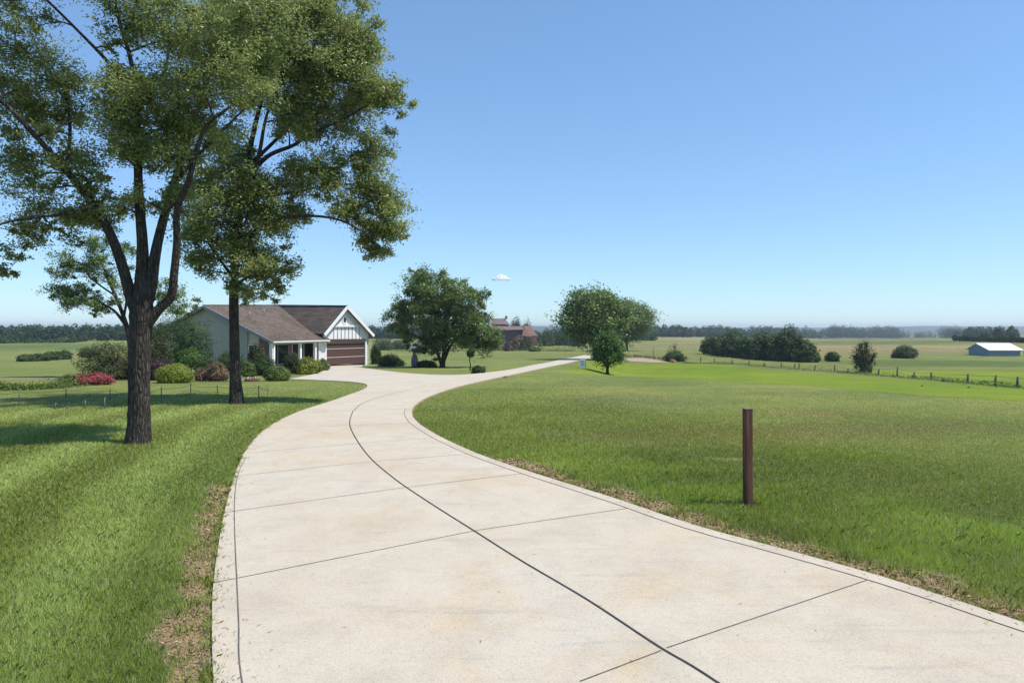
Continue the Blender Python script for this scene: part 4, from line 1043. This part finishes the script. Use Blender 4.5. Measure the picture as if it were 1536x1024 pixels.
mb.slab([P_(733, 495, -.5), P_(785, 494, -.5), P_(783, 489, 3.5), P_(735, 489, 3.5)], .15); mb.slab([P_(735, 489, 3.5), P_(783, 489, 3.5), P_(785, 495, 7.5), P_(733, 495, 7.5)], .15); mb.build('roof', M['roof_pink'], fh)
mb = MB(b)
mb.slab([P_(736, 486, 3.6), P_(757, 486, 3.6), P_(757, 477, 7)+Vector((0, 0, 0)), P_(736, 477, 7)], .15); mb.slab([P_(736, 477, 7), P_(757, 477, 7), P_(757, 486, 10.4), P_(736, 486, 10.4)], .15)
mb.slab([P_(757, 486, 3.6), P_(765, 487, 3.6), P_(757, 477, 7)], .15); mb.build('upper_roof', M['roof_pink'], fh)
mb = MB(b); mb.slab([P_(786, 488.5, 1), P_(797, 488.5, 5), P_(807, 504, 2), P_(796, 505, -2.6)], .15)
mb.slab([P_(786, 488.5, 1), P_(796, 505, -2.6), P_(783, 503, -2.2)], .1); mb.build('gable_roof', M['roof_brown'], fh)
mb = MB(b); mb.box(P_(759, 478, 6.6), .7, .7, 1.0); mb.build('chimney', M['brick'], fh)
mb = MB(b); mb.bar(P_(777, 509, -.08), P_(783, 509, -.08), .06, .14); mb.bar(P_(777, 503, -.08), P_(783, 503, -.08), .06, .14); mb.bar(P_(777, 509, -.08), P_(777, 503, -.08), .06, .14, up=(1, 0, 0)); mb.bar(P_(783, 509, -.08), P_(783, 503, -.08), .06, .14, up=(1, 0, 0)); mb.bar(P_(780, 509, -.08), P_(780, 503, -.08), .05, .12, up=(1, 0, 0))
wf = mb.build('window', M['white'], fh); mb = MB(b); mb.slab([P_(777, 509, -.05), P_(783, 509, -.05), P_(783, 503, -.05), P_(777, 503, -.05)], .03, (0, 1, 0)); mb.build('pane', M['glass'], wf)
mb = MB(b)
for k in range(5): mb.box(gp(752.5+k*1.5, 525)+Vector((0, -2.5, 0)), .2, .05, 1.7)
mb.bar(gp(752, 525)+Vector((0, -2.45, 1.3)), gp(759, 525)+Vector((0, -2.45, 1.3)), .05, .12)
mb2 = mb; gt_root = gp(755.5, 525); M['wood_pale'] = simple('pale_wood', (.34, .27, .20), .85, .2, 5)
o = mb2.build('board_gate', M['wood_pale']); tag(o, 'weathered board gate at the left foot of the brick farmhouse', 'gate')
for px, py, w_, h_, mat, lb in [(776, 525, 22, 18, 'leaf_rust', 'tangled brownish bush before the farmhouse window'), (789, 525, 16, 16, 'leaf_grey', 'grey bush at the right corner of the farmhouse'), (763, 526, 14, 12, 'leaf_purple', 'dark reddish bush beside the board gate'),
                                (774, 512, 18, 34, 'leaf_grey', 'taller tree rising behind the low farmhouse roof'), (790, 512, 16, 26, 'leaf_dark', 'dark tree behind the brown farmhouse roof'), (801, 527, 14, 7, 'leaf_bush', 'low green mound right of the farmhouse')]:
    q = gp(px, py if py > 520 else 524)
    if py < 520: q = Vector((q.x*1.03, b.y+11, 0)); q.x = (px-768)/F*q.y; q.z = Hf(q.x, q.y); hh = (q.y/F)*(h_+12)
    else: hh = h_*q.y/F; q = q+Vector((0, -4, 0)); q.z = Hf(q.x, q.y)
    shrub('farm_bush', lb, 'bush', q, w_*q.y/F, hh, mat, .45, 4500, lump=.4)

# ------------------------------------------------------------------ lamp post, marker, ornament, barn
M['pole'] = simple('pole_wood', (.16, .14, .12), .9, .2, 5, stretch=(1, 1, .1))
b = gp(852.5, 520); s_ = b.y/F
lp = empty('lamp_post', b, 'thin tall lamp post standing left of the big round tree', 'lamp post')
mb = MB(); mb.tube([(0, 0, -.3), (0, 0, 34*s_)], [.16, .10], 10); mb.build('pole', M['pole'], lp)
mb = MB(); mb.tube([(0, 0, 33*s_), (-8*s_, 0, 33.6*s_), (-25*s_, 0, 33.2*s_)], [.09, .08, .06], 8); mb.build('arm', M['pole'], lp)
mb = MB(); mb.box((-26*s_, 0, 31.2*s_), 5.5*s_, .45, .34); mb.build('lamp_head', M['trim_grey'], lp, .05)

b = gp(874, 553); s_ = b.y/F
mk = empty('utility_marker', b, 'white utility box with a dark side on a pale slab in front of the maple', 'utility box', rz=R(-14))
M['enamel'] = simple('enamel', (.70, .72, .75), .45, .05, 4)
mb = MB(); mb.box((0, 0, .0), 9*s_, .62, .10); mb.build('plinth', M['kerb'], mk, .01)
mb = MB(); mb.box((0, 0, .10), 7.6*s_, .36, 11.5*s_); mb.build('cabinet', M['enamel'], mk, .03)
mb = MB(); mb.box((0, -.015, .10+11.5*s_), 8.2*s_, .42, .05); mb.build('lid', M['enamel'], mk, .01)
mb = MB(); mb.box((7.6*s_/2+.012, 0, .12), .024, .34, 11.2*s_); mb.build('side_plate', M['trim_grey'], mk)
mb = MB()
for zz in (3.2, 6.2, 9.2): mb.box((0, -.19, .10+zz*s_), 4.6*s_, .02, 1.1*s_)
mb.build('vent_slot', M['trim_grey'], mk)

b = gp(622, 551); s_ = b.y/F
orn = empty('garden_ornament', b, 'silver domed ornament on a pole above a dark urn-shaped base on the lawn', 'ornament')
mb = MB(); prof = [(0, 3.0), (1.2, 3.3), (3, 4.3), (8, 4.6), (13, 4.2), (17, 3.2), (19.5, 1.6), (20, .6)]
mb.tube([(0, 0, z*s_) for z, q in prof], [q*s_ for z, q in prof], 20); mb.build('base', M['dark'], orn)
mb = MB()
for k in range(10):
    a_ = k*math.pi/5; mb.tube([(math.cos(a_)*q*s_*1.02, math.sin(a_)*q*s_*1.02, z*s_) for z, q in prof[1:-1]], .05, 6)
mb.build('ribs', M['trim_grey'], orn)
mb = MB(); mb.tube([(0, 0, 18*s_), (0, 0, 27*s_)], .05, 8); mb.build('pole', M['dark'], orn)
t = MT('silver', .18, .6); t.b.inputs['Metallic'].default_value = .9; t.color(t.ramp(t.noise(t.coord(), 3, 3), [(.4, (.45, .47, .50)), (.6, (.85, .87, .9))])); M['silver'] = t.m
mb = MB(); prof = [(25, 5.0), (27, 6.2), (30, 6.4), (33, 5.4), (35.3, 3.3), (36.3, .8)]
mb.tube([(.6*s_, 0, z*s_) for z, q in prof], [q*s_ for z, q in prof], 24); mb.build('dome', M['silver'], orn)

b = gp(1501, 533.5); s_ = b.y/F
M['metal_white'] = simple('white_metal', (.70, .69, .69), .5, .05, 1, spec=.4)
t = MT('blue_metal', .5, .4); wv = t.n('ShaderNodeTexWave', wave_type='BANDS', bands_direction='X'); wv.inputs['Scale'].default_value = 1.2; t.l(t.coord(), wv.inputs['Vector'])
t.color(t.ramp(wv.outputs['Fac'], [(0, (.13, .20, .27)), (1, (.18, .26, .34))])); M['metal_blue'] = t.m
barn = empty('metal_barn', b, 'low blue-grey metal barn with a pale roof in the far right field', 'barn')
W2 = 23.5*s_; D2 = 4.4; Hh = 9.5*s_
mb = MB(); q = [(-W2, -1), (W2, -1), (W2, D2), (-W2, D2)]; mb.hexa([(x_, y_, -.8) for x_, y_ in q], [(x_, y_, Hh) for x_, y_ in q])
mb.add([(W2, -1, Hh), (W2, D2, Hh), (W2, 2, Hh+9*s_)], [(0, 1, 2)]); mb.add([(-W2, -1, Hh), (-W2, D2, Hh), (-W2, 2, Hh+9*s_)], [(0, 2, 1)]); mb.build('walls', M['metal_blue'], barn)
mb = MB(); mb.slab([(-W2-.3, -1.4, Hh-.05), (W2+.3, -1.4, Hh-.05), (W2+.3, 2, Hh+9.2*s_), (-W2-.3+8*s_*0, 2, Hh+9.2*s_)], .12); mb.slab([(-W2-.3, 2, Hh+9.2*s_), (W2+.3, 2, Hh+9.2*s_), (W2+.3, D2+.4, Hh-.05), (-W2-.3, D2+.4, Hh-.05)], .12); mb.build('roof', M['metal_white'], barn)
mb = MB(); mb.box((-.6, -1.03, 0), .1, .05, Hh-.2); mb.box((3.4, -1.03, 0), .1, .05, Hh-.2); mb.bar((-.6, -1.03, Hh-.25), (3.4, -1.03, Hh-.25), .05, .08); mb.build('door_track', M['trim_grey'], barn)
b2_ = None

# ------------------------------------------------------------------ posts and fences
M['rust'] = simple('rusty_post', (.10, .046, .030), .8, .6, 22, bump=.6, stretch=(1, 1, .08))
M['post_wood'] = simple('post_wood', (.10, .08, .06), .9, .3, 6, stretch=(1, 1, .2), bump=.3)
M['wire'] = simple('wire', (.13, .12, .11), .6, .2, 5)
b = gp(1122, 760); s_ = b.y/F
po = empty('marker_post', b, 'square rust-brown post standing in the grass right of the drive', 'post'); po.rotation_euler = (R(.6), R(-.5), 0)
mb = MB(); mb.box((0, 0, -.3), 11*s_, 11*s_, .3+147*s_, .25); mb.build('shaft', M['rust'], po, .008)
mb = MB(); mb.box((0, 0, 147*s_), 12*s_, 12*s_, .008, .25); mb.build('cap', M['wire'], po)

def wire_fence(name, label, posts, wires, mat, prad, wrad=.012, mats=None):
    """posts: (px, py, height px, lean px)"""
    B_ = [gp(p[0], p[1]) for p in posts]; root = empty(name, B_[0], label, 'fence')
    tops = []
    for p, q in zip(posts, B_):
        s_ = q.y/F; hh = p[2]*s_; e = q+Vector((p[3]*s_, 0, hh)); md = q.lerp(e, .5)+Vector((random.uniform(-.4, .4)*s_*abs(p[3]), 0, 0))
        mb = MB(B_[0]); mb.tube([q-Vector((0, 0, .3)), md, e], [prad*1.1, prad, prad*.9], 8, .08); mb.build('post', M[mat], root); tops.append((q, e))
    mb = MB(B_[0])
    for i in range(len(tops)-1):
        for f_ in wires:
            a = tops[i][0].lerp(tops[i][1], f_); c = tops[i+1][0].lerp(tops[i+1][1], f_); n = 6
            pts = [a.lerp(c, k/n)-Vector((0, 0, .04*math.sin(math.pi*k/n))) for k in range(n+1)]
            for k, q in enumerate(pts): q.z = max(q.z, Hf(q.x, q.y)+.05)
            mb.tube(pts, wrad, 4)
    mb.build('wires', M['wire'], root); return root
wire_fence('wire_fence', 'long wire fence on crooked dark posts across the right pasture',
  [(1051, 543, 8, 0), (1071, 544, 7, 1), (1098.5, 545, 6, 0), (1123.5, 547, 6, 0), (1145.6, 549, 6, 1), (1172, 550.5, 7, 0), (1192, 552, 7, .5), (1198, 552.5, 8, 1), (1221.6, 555, 8, 2), (1251.6, 557, 10, .6), (1272, 559, 6, 0),
   (1318, 562, 9, .5), (1345, 564.5, 14.5, 1.5), (1370.6, 567, 9, 1), (1396.5, 569, 11, .3), (1450.5, 574, 13.5, 1.6), (1492, 578.5, 16, 2), (1526, 581.5, 17, .8), (1562, 585, 17, 0)], (.45, .9), 'post_wood', .075, .014)
# thin garden wire fence on the left lawn
wire_fence('garden_fence', 'thin wire garden fence on slim stakes before the shrub bed', [(-12, 606, 18, 0), (27, 605, 20, 2), (99, 597, 14, 0), (165, 600, 17, 0), (200, 603, 17, 0), (242, 603, 23, 0), (286, 590, 15, 0), (326, 593, 15, 0), (388, 598, 20, 0), (402, 593, 14, 0)], (.35, .85), 'wire', .015, .007)
wire_fence('garden_fence', 'short row of low stakes in the grass left of the thick trunk', [(82, 614, 10, 2), (128, 613, 13, 0), (157, 613, 17, 0)], (.8,), 'wire', .017, .005)
b = gp(980, 536); mb = MB(b); mb.tube([b-Vector((0, 0, .3)), b+Vector((0, 0, 16*b.y/F))], [.07, .06], 8)
o = mb.build('stake', M['pole']); o.location = b; tag(o, 'single thin stake behind the stone edging', 'stake')
# stumps near the fence
def lump_obj(name, label, cat, px, py, w_, h_, mat, n=24):
    b = gp(px, py); s_ = b.y/F; bm = bmesh.new(); bmesh.ops.create_icosphere(bm, subdivisions=3, radius=1)
    for v in bm.verts:
        k = 1+.28*float(vnoise(v.co.x*1.7+px, v.co.y*1.7+v.co.z, 1, px))+.12*float(vnoise(v.co.x*5+px, v.co.z*5+v.co.y*3, 1, py)); v.co *= k
        v.co = Vector((v.co.x*w_*s_/2, v.co.y*w_*s_/2.4, max(v.co.z, -.3)*h_*s_*.8))
    me = bpy.data.meshes.new(name); bm.to_mesh(me); bm.free(); o = link(name, me, M[mat]); o.location = b; return tag(o, label, cat)
lump_obj('tree_stump', 'dark stump beside the fence, left of the two near lumps', 'stump', 1371, 567, 8, 6, 'post_wood')
lump_obj('brush_heap', 'wide low dark brush heap under the wire fence', 'brush heap', 1418, 572, 14, 6, 'post_wood')
lump_obj('clod', 'small dark clod in the bright pasture left of the other one', 'clod', 1383, 579, 4, 2, 'post_wood')
lump_obj('clod', 'small dark clod in the bright pasture nearest the right frame edge', 'clod', 1453, 581.5, 4, 2.4, 'post_wood')
lump_obj('stone', 'small dark stone on the grass at the inner lane edge', 'stone', 758, 566, 6, 3, 'post_wood')
lump_obj('pebble', 'dark pebble lying on the slab left of the sealed joint', 'pebble', 888, 933, 7, 3, 'sealant')

# gravel patch with stone edging
M['gravel'] = simple('gravel', (.30, .24, .16), .95, .25, 9)
g4 = G2([(938, 538), (958, 537), (985, 540), (1002, 543.2), (985, 544.2), (960, 543), (940, 541)])
mb = MB(); vs = [(x_, y_, Hf(x_, y_)+.05) for x_, y_ in catmull(g4, 5, True)]
cx_, cy_ = np.mean([v[0] for v in vs]), np.mean([v[1] for v in vs]); n_ = len(vs)
rings = []
for f_ in (1, .75, .5, .25):
    rings += [(cx_+(v[0]-cx_)*f_, cy_+(v[1]-cy_)*f_, Hf(cx_+(v[0]-cx_)*f_, cy_+(v[1]-cy_)*f_)+.05) for v in vs]
fs = [(r0*n_+k, r0*n_+(k+1) % n_, (r0+1)*n_+(k+1) % n_, (r0+1)*n_+k) for r0 in range(3) for k in range(n_)]+[tuple(3*n_+k for k in range(n_))]
mb.add(rings, fs); o = mb.build('gravel_path', M['gravel']); o['kind'] = 'structure'
M['stone_a'] = simple('edging_stone', (.40, .24, .16), .9, .35, 3)
ln = catmull(G2([(936, 535), (960, 535.5), (985, 538), (1003, 541.5), (1012, 544)]), 12)
pr = bmesh.new(); bmesh.ops.create_cube(pr, size=1); bmesh.ops.bevel(pr, geom=pr.edges[:], offset=.14, segments=2, affect='EDGES')
meS = bpy.data.meshes.new('edging_stone'); pr.to_mesh(meS); pr.free(); meS.materials.append(M['stone_a'])
for k in range(0, len(ln), 2):
    p = ln[k]; o = bpy.data.objects.new('edging_stone', meS); COL.objects.link(o)
    o.scale = (random.uniform(.4, .7), .35, random.uniform(.35, .75)); o.location = (p[0], p[1], Hf(*p)+.15); o.rotation_euler = (0, 0, random.uniform(-.4, .4))
    tag(o, 'reddish edging stone in the row behind the gravel patch', 'stone', 'row of reddish edging stones')

# flower dish by the front lawn
b = gp(378, 571.5); s_ = b.y/F
fd = empty('flower_bed', b, 'small low bed of red and white flowers right of the slender trunk', 'flower bed')
mb = MB(); mb.tube([(math.cos(a)*10*s_, math.sin(a)*8*s_, .04) for a in np.linspace(0, 2*math.pi, 17)], .05, 6); mb.build('edging', M['rust'], fd)
k = 500; a = rng.uniform(0, 6.28, k); q = np.sqrt(rng.random(k))*9.5*s_; P = np.stack([np.cos(a)*q, np.sin(a)*q*.8, rng.uniform(.04, .18, k)], 1)
link('red_flowers', fastmesh('red_flowers', leaves(P[:300], .07, .06, .5), 4, 300, attr=rng.random(300)), M['petal_red'], fd)
link('white_flowers', fastmesh('white_flowers', leaves(P[300:], .07, .06, .5), 4, 200, attr=rng.random(200)), M['white'], fd)

# ------------------------------------------------------------------ cloud and haze
t = MT('cloud', 1, 0); t.color((.95, .95, .96)); lw = t.n('ShaderNodeLayerWeight'); lw.inputs[0].default_value = .5
tb = t.n('ShaderNodeBsdfTransparent'); td = t.n('ShaderNodeBsdfTranslucent'); td.inputs[0].default_value = (.95, .95, .96, 1); m1 = t.n('ShaderNodeMixShader'); m1.inputs[0].default_value = .45; m2 = t.n('ShaderNodeMixShader')
t.l(t.b.outputs[0], m1.inputs[1]); t.l(td.outputs[0], m1.inputs[2]); t.l(m1.outputs[0], m2.inputs[1]); t.l(tb.outputs[0], m2.inputs[2])
t.l(t.ramp(lw.outputs['Facing'], [(.35, 0), (.9, 1)]), m2.inputs[0]); t.l(m2.outputs[0], t.out.inputs[0]); t = t.m
bm = bmesh.new(); D = 3200; cz = at(752, 416, D)
for (px, py, rx, ry) in [(742, 419, 5, 2.6), (747, 417, 5, 4.0), (751, 416, 5, 5.0), (756, 417, 5, 4.2), (761, 419, 4.5, 2.6), (752, 419, 12, 2.0)]:
    c = at(px, py, D); mt = bmesh.ops.create_icosphere(bm, subdivisions=3, radius=1)
    for v in mt['verts']:
        v.co *= 1+.15*float(vnoise(v.co.x*3+px, v.co.y*3+v.co.z*2, 1, px)); v.co = Vector((v.co.x*rx*D/F, v.co.y*rx*D/F, v.co.z*ry*D/F))+c-cz
me = bpy.data.meshes.new('cloud'); bm.to_mesh(me); bm.free()
cl = link('cloud', me, t); cl.location = cz; cl['kind'] = 'structure'
rm = cl.modifiers.new('fuse', 'REMESH'); rm.mode = 'VOXEL'; rm.voxel_size = 1.6

hz = bpy.data.materials.new('haze'); hz.use_nodes = True; nt = hz.node_tree; nt.nodes.remove(nt.nodes['Principled BSDF'])
pv = nt.nodes.new('ShaderNodeVolumePrincipled'); pv.inputs['Color'].default_value = (.84, .91, 1, 1); pv.inputs['Density'].default_value = .00027; pv.inputs['Anisotropy'].default_value = .3
nt.links.new(pv.outputs[0], nt.nodes['Material Output'].inputs['Volume'])
zmin = float(Z.min())-1; mb = MB(); mb.box((0, 0, zmin), 10600, 10600, 24-zmin); o = mb.build('haze', hz); tag(o, 'thin blue haze over the far fields and woods', 'haze', kind='stuff')
